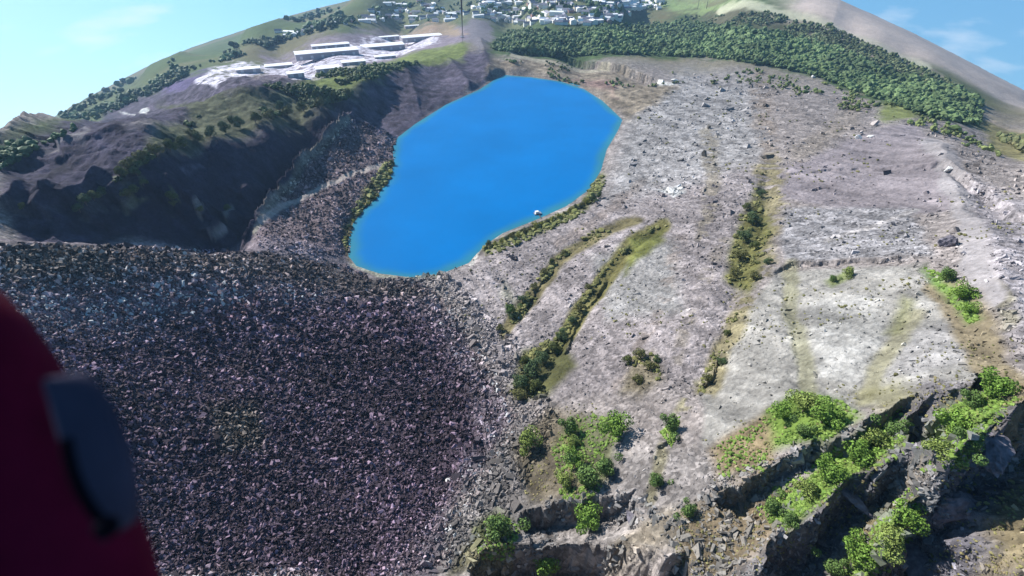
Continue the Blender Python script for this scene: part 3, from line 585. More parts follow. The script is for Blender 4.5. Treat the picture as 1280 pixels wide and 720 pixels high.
def slant(P): return np.linalg.norm(P - np.array([0, 0, EYE]), axis=1)
SCREE = [(-60,306),(150,308),(300,314),(430,330),(470,350),(530,352),(570,390),(610,450),(650,530),(610,600),(570,660),(560,760),(-60,760)]
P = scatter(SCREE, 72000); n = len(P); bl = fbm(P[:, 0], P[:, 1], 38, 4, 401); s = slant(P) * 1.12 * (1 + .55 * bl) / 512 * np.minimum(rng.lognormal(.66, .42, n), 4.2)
cl = np.stack([bil(C[:, :NF, q_], *toav(P[:, 0], P[:, 1]), -72, 72, V0, V1) for q_ in range(3)], 1); g = rng.lognormal(-.25, .45, n); g = np.where(rng.random(n) < .2, rng.uniform(2.3, 4.6, n), g)[:, None]  # some stones coloured much brighter, imitating faces that catch the sun
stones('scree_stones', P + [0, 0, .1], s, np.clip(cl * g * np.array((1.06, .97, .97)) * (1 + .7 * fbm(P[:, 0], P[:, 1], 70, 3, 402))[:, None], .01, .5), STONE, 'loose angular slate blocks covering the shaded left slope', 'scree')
RIGHTQ = [(540,350),(600,320),(760,245),(800,180),(790,140),(860,90),(960,95),(1100,140),(1200,170),(1300,230),(1300,760),(560,760),(640,560),(600,430)]
P = scatter(RIGHTQ, 36000); ntr = len(P); P = np.concatenate([P, scatter(TRANS, 11000)]); n = len(P); trn = np.arange(n) >= ntr
dens = sstep(-.15, .35, fbm(P[:, 0], P[:, 1], 45, 3, 202)) * .75 + .15
pv = bil(ST[:, :NF], *toav(P[:, 0], P[:, 1]), -72, 72, V0, V1); keep = (rng.random(n) < dens * pv) | trn; P = P[keep]; trn = trn[keep]; n = len(P)
s = slant(P) * np.where(trn, .95, .62) / 512 * rng.lognormal(.7, .5, n); cl = np.stack([bil(C[:, :NF, q_], *toav(P[:, 0], P[:, 1]), -72, 72, V0, V1) for q_ in range(3)], 1); g = rng.lognormal(-.05, .3, n); g = np.where(rng.random(n) < .1, rng.uniform(1.5, 2.1, n), g)[:, None]
stones('quarry_rubble', P + [0, 0, .1], s, np.clip(cl * g, .02, .75), STONE, 'scattered pale slate rubble over the sunlit quarry floor', 'rubble')

P = scatter([(560,690),(640,630),(780,610),(830,640),(900,600),(1050,540),(1130,500),(1200,540),(1290,520),(1290,740),(560,740)], 6000); P = P[fbm(P[:, 0], P[:, 1], 18, 3, 404) > .02]; n = len(P); s = slant(P) * .9 / 512 * np.minimum(rng.lognormal(.9, .6, n), 9); cl = np.stack([bil(C[:, :NF, q_], *toav(P[:, 0], P[:, 1]), -72, 72, V0, V1) for q_ in range(3)], 1); g = rng.lognormal(0, .25, n)[:, None]
stones('bench_blocks', P, s, np.clip((cl * .5 + .10) * g, .02, .6), STONE, 'fallen angular blocks along the foot of the rock benches', 'rubble')
P = scatter(FLANK, 5000); P = P[line_sd(P[:, 0], P[:, 1], world_line([(325,278),(350,258),(400,235),(440,218),(478,206)]))[0] > 4.5]; n = len(P); s = slant(P) * .75 / 512 * rng.lognormal(.6, .4, n); cl = np.stack([bil(C[:, :NF, q_], *toav(P[:, 0], P[:, 1]), -72, 72, V0, V1) for q_ in range(3)], 1); g = np.where(rng.random(n) < .2, 2.6, rng.lognormal(-.2, .4, n))[:, None]
stones('spur_rubble', P, s, np.clip(cl * g, .01, .6), STONE, 'broken rock over the jagged spur left of the lake', 'rubble')
# ---------------------------------------------------------------- leaves and far woods
LEAF = attr_mat('leaf', rough=.7, spec=.15, nscale=.6, namt=.2); BARK = mat('bark', (.16, .13, .10), .9, .1, (4, .3))
def clumps(name, P, rad, shades, label, cat, flat=.8, blobs=3, parent=None, material=None):
    """leafy masses: several ragged faceted clumps per plant"""
    n = len(P); Vs, Fs, Cs = [], [], []; off = 0
    for b in range(blobs):
        V = IV[None] * (1 + rng.uniform(-.38, .38, (n, 12, 1))); r = rad * (rng.uniform(.5, .8, n) if blobs > 1 else 1.0)
        o = rng.normal(0, .42, (n, 3)) * rad[:, None] * (blobs > 1); o[:, 2] = np.abs(o[:, 2]) * .8
        V = np.einsum('nij,nkj->nki', rot_mats(n), V) * r[:, None, None] * np.array([1, 1, flat]) + (P + o + np.array([0, 0, 1]) * (rad * .45)[:, None])[:, None, :]
        Vs.append(V.reshape(-1, 3)); Fs.append((IF[None] + (np.arange(n) * 12)[:, None, None]).reshape(-1, 3) + off); off += n * 12
        c = shades * rng.uniform(.75, 1.3, (n, 1)); Cs.append(np.repeat(np.concatenate([c, np.ones((n, 1))], 1), 12, 0))
    o = link(name, np_mesh(name, np.concatenate(Vs), np.concatenate(Fs), material or LEAF, smooth=False, attrs={'cover': ('FLOAT_COLOR', np.concatenate(Cs))}), parent)
    if label: tag(o, label, cat, kind='stuff')
    return o
def shade_mix(n, a, b): t = rng.random((n, 1)); return np.array(a) * t + np.array(b) * (1 - t)
def wood(name, poly, n, r0, r1, a, b, label, thin=None, flat=.9, blobs=2, rs=1.0):
    P = scatter(poly, n)
    if thin is not None: P = P[fbm(P[:, 0], P[:, 1], thin[0], 3, 301) > thin[1]]
    n = len(P); tone_ = (1 + .55 * fbm(P[:, 0], P[:, 1], 90, 3, 330) + .35 * fbm(P[:, 0], P[:, 1], 25, 2, 331))[:, None]; return clumps(name, P, rng.uniform(r0, r1, n) * rng.lognormal(0, .22, n) * np.minimum(1, slant(P) / rs), shade_mix(n, a, b) * tone_, label, name.replace('_', ' '), flat, blobs)
wood('far_woodland', [(612,62),(636,38),(700,40),(780,32),(860,28),(960,40),(1040,60),(1120,95),(1160,100),(1225,128),(1222,158),(1160,146),(1100,126),(1020,96),(960,82),(880,72),(780,68),(690,72)], 7000, 4, 7, (.08,.125,.05), (.125,.175,.07), 'broad belt of green woodland beyond the far end of the lake', rs=1450)
wood('heath_scrub', [(850,22),(960,16),(1040,34),(1118,70),(1170,96),(1210,118),(1160,112),(1090,84),(1000,52),(900,36)], 1900, 3, 5, (.08,.105,.05), (.12,.14,.065), 'low dull green heath and young trees on the slope above the woodland', thin=(120, -.12))
wood('plateau_wood', [(140,232),(190,200),(262,170),(330,150),(428,127),(480,94),(530,78),(470,82),(400,94),(330,108),(285,116),(245,150),(185,185)], 2600, 3, 6, (.05,.075,.03), (.12,.15,.05), 'scrubby green wood along the rim of the dark left pit', thin=(70, -.1), rs=1300)
wood('lowland_wood', [(0,190),(60,156),(120,122),(180,92),(240,66),(300,46),(360,27),(430,10),(470,18),(400,40),(330,62),(250,90),(190,118),(100,160),(0,215)], 1500, 10, 20, (.05,.09,.045), (.10,.14,.06), 'dark tree belts on the far lowland below the skyline', thin=(260, .0), rs=3400)
wood('town_trees', [(450,24),(480,4),(580,-4),(830,-4),(830,16),(700,26),(600,24),(540,28)], 420, 5, 10, (.05,.10,.04), (.10,.15,.06), 'garden trees and hedges between the far town houses', thin=(200, -.1))
wood('moor_gorse', [(1095,68),(1150,88),(1215,120),(1290,170),(1290,200),(1225,160),(1150,110)], 300, 4, 8, (.10,.12,.05), (.16,.15,.07), 'dark gorse clumps on the tan moor at the right', thin=(200, .1))
wood('rim_scrub', [(612,74),(700,78),(800,92),(880,76),(960,84),(1020,98),(1100,128),(1220,165),(1260,200),(1100,150),(950,110),(850,108),(760,112),(640,92)], 900, 2, 4, (.08,.12,.04), (.17,.19,.07), 'low scrub along the rim between quarry and woodland', thin=(60, .05))
# low growth, thick enough to read as a mass
def brush(name, polys, r0, r1, a, b, label, thin=(14, -.05)):
    Ps = [scatter(p, k) for p, k in polys]; P = np.concatenate(Ps)
    if thin: P = P[fbm(P[:, 0], P[:, 1], thin[0], 3, 311) > thin[1]]
    n = len(P); tone_ = (1 + .55 * fbm(P[:, 0], P[:, 1], 90, 3, 330) + .35 * fbm(P[:, 0], P[:, 1], 25, 2, 331))[:, None]; return clumps(name, P, rng.uniform(r0, r1, n) * rng.lognormal(0, .22, n) * slant(P) / 350, shade_mix(n, a, b), label, 'undergrowth', .6, 1)
brush('gully_scrub', [([(828,284),(800,296),(752,345),(722,395),(700,440),(665,500),(640,490),(655,445),(700,415),(735,360),(775,315),(815,284)], 800), ([(795,276),(740,300),(700,325),(668,380),(628,424),(620,412),(655,372),(690,326),(740,290)], 420), ([(905,350),(925,270),(945,232),(965,290),(935,370)], 260), ([(870,490),(900,420),(915,380),(925,390),(905,440),(880,492)], 90), ([(780,490),(792,448),(820,442),(828,475),(800,492)], 110)], .6, 1.5, (.10,.105,.035), (.20,.19,.07), 'olive scrub and dead bracken filling the two gullies above the lake')
brush('shore_scrub', [([(605,312),(660,286),(720,262),(752,215),(760,222),(738,264),(680,292),(612,320)], 420), ([(437,325),(433,300),(441,276),(470,250),(488,224),(492,200),(480,205),(450,245),(426,290)], 260)], .7, 1.6, (.12,.13,.04), (.22,.22,.08), 'low olive scrub lining the lake shore', thin=(18, -.2))
brush('bench_scrub', [([(940,640),(1010,585),(1060,548),(1130,505),(1150,560),(1060,602),(985,668)], 700), ([(1150,590),(1180,520),(1240,470),(1275,500),(1200,590)], 500), ([(1060,715),(1100,640),(1150,600),(1140,690),(1100,722)], 500), ([(955,512),(1000,490),(1050,500),(1075,520),(1040,548),(970,558)], 780), ([(1020,590),(1060,560),(1120,528),(1128,552),(1060,598),(990,655),(960,650)], 1260), ([(1160,560),(1180,510),(1215,500),(1250,480),(1255,508),(1200,580)], 780), ([(1090,690),(1100,640),(1140,630),(1135,680),(1080,720),(1040,720)], 720), ([(1155,335),(1185,345),(1225,400),(1210,405)], 330), ([(690,560),(720,520),(785,520),(760,600),(730,640),(700,620)], 900), ([(600,655),(625,640),(650,660),(640,700),(595,700)], 420), ([(890,560),(960,520),(960,590),(900,600)], 270), ([(840,560),(850,520),(825,540)], 180), ([(960,615),(1000,590),(1010,640),(960,650)], 300)], .4, 1.15, (.10,.17,.03), (.19,.27,.06), 'bright green grass tufts and low brush on the rock benches', thin=(12, -.3))

brush('slope_scrub', [(RIGHTQ, 5200)], .35, .8, (.13,.13,.05), (.20,.18,.08), 'thin dry tufts scattered down the pale quarry slope', thin=(42, .16))
brush('dry_grass', [(RW, 1500), ([(850,650),(960,600),(1010,610),(960,680),(900,722),(840,722)], 500), ([(640,560),(690,510),(740,620),(660,630)], 300), ([(890,560),(960,510),(1000,500),(960,590),(900,600)], 250), ([(1080,650),(1150,575),(1150,620),(1060,722)], 300)], .35, .8, (.19,.15,.08), (.22,.21,.08), 'tufts of dry brown grass on the rock benches', thin=(16, .05))
# ---------------------------------------------------------------- trees and bushes one can tell apart
def leaf_crown(r, h, nleaf, col, seed, lobes=9):
    g = np.random.default_rng(seed); V = []; Fc = []; Cc = []
    cen = [(g.normal(0, r * .42), g.normal(0, r * .42), h * g.uniform(.35, .95), r * g.uniform(.32, .55)) for _ in range(lobes)] + [(0, 0, h * .7, r * .6)]
    for k in range(nleaf):
        cx, cy, cz, cr = cen[g.integers(len(cen))]; d = g.normal(size=3); d /= np.linalg.norm(d); q = cr * g.uniform(.55, 1.1) ** .6
        p = np.array([cx, cy, cz]) + d * q * np.array([1, 1, .85]); nrm = d + g.normal(0, .5, 3); nrm /= np.linalg.norm(nrm)
        a = np.cross(nrm, g.normal(size=3)); a /= np.linalg.norm(a); b = np.cross(nrm, a); s = r * g.uniform(.035, .085); i0 = len(V)
        V += [p + a * s, p + b * s * .7, p - a * s, p - b * s * .7]; Fc.append((i0, i0 + 1, i0 + 2, i0 + 3))
        c = np.array(col) * g.uniform(.7, 1.35); Cc += [(*c, 1)] * 4
    return np.array(V), np.array(Fc), np.array(Cc)
def tube_np(pts, rads, seg=7):
    V = []; Fc = []
    for k, (p, r) in enumerate(zip(pts, rads)):
        p = Vector(p); d = (Vector(pts[min(k + 1, len(pts) - 1)]) - Vector(pts[max(k - 1, 0)])).normalized(); a = d.orthogonal().normalized(); b = d.cross(a)
        V += [tuple(p + (a * math.cos(t) + b * math.sin(t)) * r) for t in [2 * math.pi * q / seg for q in range(seg)]]
    for k in range(len(pts) - 1):
        for q in range(seg): Fc.append((k * seg + q, k * seg + (q + 1) % seg, (k + 1) * seg + (q + 1) % seg, (k + 1) * seg + q))
    return V, Fc
def join(*parts):
    V, Fc = [], []
    for v, f in parts: o = len(V); V += [tuple(x) for x in v]; Fc += [tuple(i + o for i in q) for q in f]
    return np.array(V), np.array(Fc)
def make_plant(kind, col, seed, r=1.0, h=1.5):
    V, Fc, Cc = leaf_crown(r, h, 2400, col, seed); g = random.Random(seed)
    crown = np_mesh('crown', V, Fc, LEAF, smooth=False, attrs={'cover': ('FLOAT_COLOR', Cc)})
    parts = [tube_np([(0, 0, -.5), (.02, .01, h * .3), (.05, -.03, h * .85)], [.09, .06, .02])]
    for k in range(5):
        a = k * 1.26 + g.random(); parts.append(tube_np([(0, 0, h * .15), (math.cos(a) * r * .3, math.sin(a) * r * .3, h * .45), (math.cos(a) * r * .65, math.sin(a) * r * .65, h * .75)], [.045, .03, .012], 5))
    V, Fc = join(*parts); trunk = np_mesh('trunk', V, Fc, BARK)
    return crown, trunk
BRIGHT = [make_plant('t', c, k) for k, c in enumerate([(.14,.235,.04), (.105,.17,.045), (.19,.24,.06)])]
DULL = [make_plant('b', c, 10 + k) for k, c in enumerate([(.10,.12,.035), (.14,.14,.05), (.08,.12,.05)])]
GOLD = [make_plant('g', c, 20 + k) for k, c in enumerate([(.30,.30,.06)])]
def plant(kindset, k, px, py, rpx, name, label, cat, group=None, tall=1.0):
    h_ = surf.hit(px, py)[0]
    if np.isnan(h_[0]): return
    rad = rpx * np.linalg.norm(h_ - [0, 0, EYE]) / 640; cr, tr = kindset[k % len(kindset)]
    o = empty(name, (h_[0], h_[1], h_[2] - .1)); s = rad; o.scale = (s, s, s * tall); o.rotation_euler = (0, 0, rng.uniform(0, 6.28)); tag(o, label, cat, group)
    link('crown', cr, o); link('trunk', tr, o); return o
TREES = [
 (735,658,18,0,'round bright green tree standing alone between the two black rock shadows'),
 (661,560,17,2,'yellow green tree nearest the edge of the dark scree slope'),
 (713,543,14,1,'slim green tree at the top of the middle thicket'),
 (770,545,19,0,'bright round tree right of the thicket, with a dark shadow at its side'),
 (716,580,13,0,'small green tree half way down the left edge of the thicket'),
 (732,606,20,1,'biggest tree at the foot of the middle thicket'),
 (756,590,14,1,'dull green tree at the right edge of the middle thicket'),
 (705,606,12,2,'yellowish low tree at the lower left corner of the thicket'),
 (838,538,13,1,'narrow green tree alone on the pale slope right of the thicket'),
 (820,606,11,1,'small grey green tree on pale stones below the narrow tree'),
 (858,645,11,1,'small tree among grey stones below the brown slope'),
 (626,668,19,1,'dark green tree on the ledge beside the scree foot'),
 (716,558,9,2,'tiny yellow green tree squeezed inside the thicket'),
 (680,716,17,0,'bright tree cut by the bottom edge of the view under the black ledge'),
 (975,522,12,0,'leftmost green tree of the upper bench'),
 (1003,515,16,2,'yellow green tree in the middle of the upper bench'),
 (1026,530,17,0,'vivid green tree at the right of the upper bench'),
 (1000,545,11,1,'small tree hanging over the thin upper ledge'),
 (962,640,13,1,'lone green tree low on the brown slope left of the big dark ledge'),
 (1008,622,13,2,'yellow green tree on the second bench, lower left end'),
 (1030,602,16,0,'green tree on the second bench, next up from its lower end'),
 (1066,580,17,0,'broad bright tree in the middle of the second bench'),
 (1092,560,14,2,'yellowish tree near the upper end of the second bench'),
 (1112,545,12,1,'small dark green tree at the upper end of the second bench'),
 (986,655,11,1,'small green tree just above the big dark ledge'),
 (1190,545,17,0,'green tree on the right bench above the grey rock wall'),
 (1206,565,14,1,'darker tree leaning at the lip of the grey rock wall'),
 (1172,575,14,2,'yellow green tree left on the right bench'),
 (1234,498,16,0,'green tree at the top of the right bench near the haul track'),
 (1212,510,11,1,'small tree between the black pillar and the top right tree'),
 (1122,660,18,0,'bright tree on the brown bench between two dark ledges'),
 (1106,684,15,2,'yellow green tree just below the bright bench tree'),
 (1066,704,18,0,'bright green tree near the bottom edge on the brown bench'),
 (1036,716,12,1,'small tree at the bottom edge beside the white broken rock'),
 (1182,352,9,1,'green bush at the top of the green strip on the right slope'),
 (1198,376,11,0,'bright bush in the middle of the green strip on the right slope'),
 (1210,394,8,0,'bright bush at the lower end of the green strip on the right slope'),
 (1058,346,7,2,'yellow bush on the ledge above the whitest quarry slope'),
 (1040,352,5,1,'tiny bush left of the yellow bush above the whitest slope'),
 (638,392,9,1,'lone dull green bush on pale stones near the scree edge'),
]
for k, (px, py, r, c, lab) in enumerate(TREES):
    plant([BRIGHT[c]], 0, px, py, r, 'bush' if 'bush' in lab.split(' on ')[0] else 'tree', lab, 'bush' if 'bush' in lab.split(' on ')[0] else 'tree', tall=1.0)
for px, py, r in [(652,482,11),(664,468,12),(678,452,10),(690,440,9),(672,488,10),(702,424,8),(716,404,6),(648,500,9),(724,388,6),(736,362,5),(655,455,7)]:
    plant(DULL, rng.integers(3), px, py, r, 'bush', 'dark olive bush crowding the lower end of the longer gully', 'bush', 'olive bushes in the long gully')
for px, py, r in [(625,412,5),(640,398,5),(654,378,6),(668,360,5),(680,342,5),(690,330,5),(706,318,4)]:
    plant(DULL, rng.integers(3), px, py, r, 'bush', 'small olive bush along the shorter gully nearer the scree', 'bush', 'olive bushes in the short gully')
for px, py, r in [(930,300,8),(925,325,8),(940,280,8),(917,345,7),(941,350,7),(934,262,5),(950,245,5),(958,330,5),(944,312,6),(902,455,6),(884,476,6),(908,420,5)]:
    plant(DULL, rng.integers(3), px, py, r, 'bush', 'dull green bush in the steep brown gully down the quarry middle', 'bush', 'bushes in the steep brown gully')
for t in np.linspace(0, 1, 20):
    px = 612 + (748 - 612) * t; py = 307 - (307 - 246) * t ** 1.15 + 2
    plant(DULL if rng.random() < .6 else GOLD, rng.integers(3), px, py, rng.uniform(2.5, 4.5), 'bush', 'bushy willow standing on the near lake shore', 'bush', 'bushes along the near lake shore', tall=1.5)
for px, py in [(436,314),(434,300),(440,285),(450,270),(462,256),(474,246),(484,232),(490,218),(492,206),(470,250),(444,278)]:
    plant(DULL if rng.random() < .5 else GOLD, rng.integers(3), px - 2, py, rng.uniform(2, 3.5), 'bush', 'yellow green bush on the left lake shore under the spoil spur', 'bush', 'bushes along the left lake shore')
for px, py, r in [(785,455,7),(800,448,8),(812,462,7),(795,478,7),(820,452,5)]:
    plant(DULL, rng.integers(3), px, py, r, 'bush', 'brownish bush in the patch right of the gullies', 'bush', 'brown bush patch on the quarry floor')
for px, py, r in [(108,256,7),(118,250,6),(100,264,5),(128,244,5),(162,246,6),(170,240,5),(214,250,6),(217,257,4),(180,232,4),(252,264,4),(286,262,4),(30,262,4)]:
    plant(DULL, rng.integers(3), px, py, r, 'bush', 'small sunlit bush on a rib of the dark left pit wall', 'bush', 'bushes on the dark pit wall')
for px, py, r in [(152,222,6),(165,212,7),(180,203,7),(196,196,7),(214,190,7),(230,184,6),(248,178,6),(264,172,6),(282,166,6),(300,160,6),(320,154,6),(340,150,6),(360,145,6),(380,140,6),(400,134,6),(418,128,6),(436,122,5),(172,220,5),(240,172,5),(290,156,5),(350,138,5),(396,124,5)]:
    plant(DULL, rng.integers(3), px, py, r, 'tree', 'dark green tree on the rim of the left pit', 'tree', 'trees along the rim of the left pit', tall=1.2)

ORD = ['first','second','third','fourth','fifth','sixth','seventh','eighth','ninth','tenth','eleventh','twelfth','thirteenth','fourteenth','fifteenth','sixteenth','seventeenth','eighteenth','nineteenth','twentieth','twenty-first','twenty-second','twenty-third']
def ordinal_labels(group, phrase, along='from the left', key=lambda p: p.x / p.y):
    m = sorted([o for o in bpy.data.objects if o.get('group') == group], key=lambda o: key(o.location))
    for o, w_ in zip(m, ORD): o['label'] = w_ + ' ' + phrase.replace('*', along)
ordinal_labels('olive bushes in the long gully', 'dark olive bush of the long gully, counted * end up', 'from its low', lambda p: p.y)
ordinal_labels('olive bushes in the short gully', 'small olive bush of the short gully, counted * end up', 'from its low', lambda p: p.y)
ordinal_labels('bushes in the steep brown gully', 'dull bush of the steep brown gully, counted * end up', 'from its low', lambda p: p.y)
ordinal_labels('bushes along the near lake shore', 'bushy willow * along the near lake shore')
ordinal_labels('bushes along the left lake shore', 'yellow green bush * end up the left lake shore', 'from the near', lambda p: p.y)
ordinal_labels('brown bush patch on the quarry floor', 'brownish bush * in the patch right of the gullies')
ordinal_labels('bushes on the dark pit wall', 'small sunlit bush * on the dark pit wall')
ordinal_labels('trees along the rim of the left pit', 'dark green tree * on the rim of the pit')
# ---------------------------------------------------------------- separate big rocks
ROCKM = mat('pale_rock', (.62, .60, .57), .9, .2, (1.5, .25)); ROCKG = mat('grey_rock', (.13, .12, .14), .9, .2, (.6, .5))
def rock(px, py, rpx, m, label, sq=(1.3, 1, .6), seed=1):
    h_ = surf.hit(px, py)[0]
    if np.isnan(h_[0]): return
    r = rpx * np.linalg.norm(h_ - [0, 0, EYE]) / 640
    bm = bmesh.new(); bmesh.ops.create_icosphere(bm, subdivisions=4, radius=1); g = np.random.default_rng(seed); pl = g.normal(size=(26, 3)); pl /= np.linalg.norm(pl, axis=1)[:, None]; dd = g.uniform(.45, .95, 26)
    for v in bm.verts:
        p = np.array(v.co[:])
        for q, d_ in zip(pl, dd):
            e = p @ q - d_
            if e > 0: p = p - q * e
        p = p * (1 + .10 * math.sin(p[0] * 9 + seed) * math.sin(p[1] * 11) * math.sin(p[2] * 13 + 2) + g.normal(0, .018))
        v.co = Vector(p * r * np.array(sq))
    me = bpy.data.meshes.new('boulder'); bm.to_mesh(me); bm.free(); me.materials.append(m)
    o = link('boulder', me, None, (h_[0], h_[1], h_[2] + r * sq[2] * .15)); o.rotation_euler = (0, 0, g.uniform(0, 6)); tag(o, label, 'boulder')
for a in [(838,239,9,ROCKM,'widest white rock slab above the heads of the gullies',(1.5,.8,.3),1),(852,236,5,ROCKM,'small white rock at the right of the widest white slab',(1.2,1,.5),2),
          (826,104,7,ROCKM,'white rock face on the rim near the woodland',(1.6,.7,.5),3),(843,101,4,ROCKM,'small white block beside the rim rock face',(1.2,1,.6),4),
          (1072,173,5,ROCKM,'leftmost pale block at the back of the flat bench',(1.2,1,.6),5),(1088,171,4,ROCKM,'pale block at the back of the flat bench, right of its neighbour',(1.2,1,.6),6),
          (1186,213,5,ROCKM,'pale block beside the haul track on the right rim',(1,1,.8),7),(1016,97,3,ROCKM,'tiny white block at the foot of the woodland',(1,1,.8),8),
          (1182,308,9,ROCKG,'tall dark grey rock beside the haul track',(.9,.9,1.6),9),(1060,618,16,ROCKG,'pale grey crag at the foot of the big dark ledge',(2.0,.8,.5),10),
          (1190,640,20,ROCKG,'long grey fin of rock sticking up in the black shade',(.6,1.9,1.0),11),(1150,705,24,ROCKG,'large grey crag at the bottom right beside the black cleft',(1.6,1.1,.6),12),
          (1235,560,18,ROCKG,'broken grey crag under the right bench',(1.7,.9,.7),13),(790,650,10,ROCKG,'pale rock at the right end of the upper black shadow',(1.3,.9,.6),14),
          (560,600,4,ROCKM,'bright block at the lit edge of the scree',(1,1,.7),15),(650,398,3,ROCKM,'little white stone beside the shorter gully',(1,1,.7),16)]:
    rock(a[0], a[1], a[2], a[3], a[4], a[5], a[6])

# ---------------------------------------------------------------- town and works
def building_mesh(L, Wd, H_, pitch, wall, roof, name='house'):
    V = [(-L/2,-Wd/2,-4),(L/2,-Wd/2,-4),(L/2,Wd/2,-4),(-L/2,Wd/2,-4),(-L/2,-Wd/2,H_),(L/2,-Wd/2,H_),(L/2,Wd/2,H_),(-L/2,Wd/2,H_),(-L/2,0,H_+pitch),(L/2,0,H_+pitch)]
    me = bpy.data.meshes.new(name); me.from_pydata(V, [], [(0,1,5,4),(1,2,6,9,5),(2,3,7,6),(3,0,4,8,7)]); me.materials.append(wall)
    e = .6; r = bpy.data.meshes.new('roof'); Vr = []
    for dz in (0.05, .35): Vr += [(-L/2-e,-Wd/2-e,H_-e*pitch/(Wd/2)+dz),(L/2+e,-Wd/2-e,H_-e*pitch/(Wd/2)+dz),(L/2+e,0,H_+pitch+dz),(-L/2-e,0,H_+pitch+dz),(L/2+e,Wd/2+e,H_-e*pitch/(Wd/2)+dz),(-L/2-e,Wd/2+e,H_-e*pitch/(Wd/2)+dz)]
    r.from_pydata(Vr, [], [(6,7,8,9),(9,8,10,11),(3,2,1,0),(5,4,2,3),(0,1,7,6),(4,5,11,10),(1,2,8,7),(2,4,10,8),(3,0,6,9),(5,3,9,11)]); r.materials.append(roof)
    return me, r
WH = mat('white_render', (.8,.79,.75), .8, .2, (.3,.08)); CR = mat('cream_render', (.68,.62,.5), .8, .2); PK = mat('brick', (.42,.25,.2), .85, .2); SL = mat('slate_roof', (.20,.20,.24), .7, .3, (.5,.2)); LR = mat('light_sheet_roof', (.85,.84,.84), .5, .4, (.1,.06)); DKW = mat('shed_wall', (.38,.35,.37), .7, .3); GLS = mat('window_glass', (.05,.06,.08), .15, .6); YARD=mat('lean_to_roof', (.62,.60,.60), .5, .4)
HK = [(building_mesh(22,10,7,4,WH,SL),'white house with slate roof'),(building_mesh(16,10,6,4,WH,LR),'small white house with pale roof'),(building_mesh(34,11,7,4,CR,SL),'long cream terrace with slate roof'),(building_mesh(18,12,6,3,PK,SL),'brick house with slate roof'),(building_mesh(40,16,7,2,WH,LR),'large white block with pale roof')]
TOWN = [([(440,28),(482,5),(520,2),(580,8),(585,24),(540,30)], 58, 'left end of far town', 'houses at the left end of the far town'),
        ([(585,20),(600,-2),(690,-2),(700,34),(640,32)], 105, 'middle of far town', 'houses in the middle of the far town'),
        ([(690,34),(690,-2),(790,-2),(800,14),(760,30)], 88, 'right half of far town', 'houses in the right half of the far town'),
        ([(780,12),(785,2),(826,2),(828,12)], 30, 'bright cluster by fields', 'houses beside the green fields'),
        ([(345,40),(400,26),(440,22),(440,32),(400,38),(360,48)], 12, 'far left lowland', 'houses scattered on the left lowland')]
for poly, n, where, grp in TOWN:
    P = scatter(poly, n)
    for p in P:
        k = rng.choice(5, p=[.34,.3,.16,.08,.12]) if 'bright' not in where else rng.choice([1, 4])
        xs_ = sorted(q[0] / q[1] for q in P); f_ = xs_.index(p[0] / p[1]) / max(1, len(xs_)); ds_ = sorted(np.hypot(q[0], q[1]) for q in P); g_ = ds_.index(np.hypot(p[0], p[1])) / max(1, len(ds_))
        sub = ('left part', 'middle part', 'right part')[min(2, int(f_ * 3))] + (', nearer row' if g_ < .5 else ', farther row')
        (wm, rm), lab = HK[k]; o = link('house', wm, None, tuple(p)); o.rotation_euler = (0, 0, rng.choice([.2, .35, 1.8, -.3]) + rng.normal(0, .1)); tag(o, lab + ', ' + where + ', ' + sub, 'house', grp + ', ' + sub + ': ' + lab)
        link('roof', rm, o)
def shed(ax, ay, bx, by, wd, H_, label, roofm=LR):
    M_ = surf.hit((ax + bx) / 2, (ay + by) / 2)[0]
    if np.isnan(M_[0]): return
    L = abs(bx - ax) * np.linalg.norm(M_ - [0, 0, EYE]) / 640 * 1.05; th = .42; A = M_ - np.array([math.cos(th), math.sin(th), 0]) * L / 2; B = M_ + np.array([math.cos(th), math.sin(th), 0]) * L / 2; H_ *= .8; wd *= 1.1; me, rm = building_mesh(L, wd, H_, wd * .05, DKW, roofm, 'shed'); z = min(A[2], B[2])
    o = link('industrial_shed', me, None, ((A[0]+B[0])/2, (A[1]+B[1])/2, z + 1.5)); o.rotation_euler = (0, 0, math.atan2(B[1]-A[1], B[0]-A[0])); tag(o, label, 'shed'); link('roof', rm, o)
    nb = max(2, int(L / 22))
    for k in range(min(nb, 8)):
        x = -L/2 + (k + .5) * L / min(nb, 8); m_ = bpy.data.meshes.new('door'); m_.from_pydata([(x-3,-wd/2-.2,-1),(x+3,-wd/2-.2,-1),(x+3,-wd/2-.2,5),(x-3,-wd/2-.2,5),(x-3,-wd/2+.1,-1),(x+3,-wd/2+.1,-1),(x+3,-wd/2+.1,5),(x-3,-wd/2+.1,5)], [], [(0,1,2,3),(1,5,6,2),(4,0,3,7),(3,2,6,7)]); m_.materials.append(YARD); link('door', m_, o)
for a in [(452,67,500,56,38,12,'long white roofed shed in the middle of the works yard'),(505,55,548,44,34,12,'long pale shed at the right end of the works, by the reddish ground'),(378,76,440,63,36,12,'longest white roofed shed, left of the middle one'),
          (395,64,432,55,22,8,'narrow white shed behind the longest shed'),(398,92,422,86,22,7,'small shed below the longest shed, among bushes'),(336,88,362,82,24,8,'white shed at the left edge of the pale yard'),
          (430,84,454,78,18,7,'low shed at the foot of the yard above the meadow'),(470,76,492,71,18,7,'low shed right of the one above the meadow'),(362,97,378,94,16,6,'tiny shed nearest the wooded pit rim'),
          (470,52,496,46,18,8,'small shed behind the middle long shed'),(300,92,322,87,20,7,'lone white shed on the violet tips at the far left'),
          (690,25,714,26,16,7,'long low white building at the wood edge, left one'),(736,30,752,27,18,7,'short white building at the wood edge, right one'),(508,36,530,32,14,6,'small white building on the ochre ground')]:
    shed(*a)

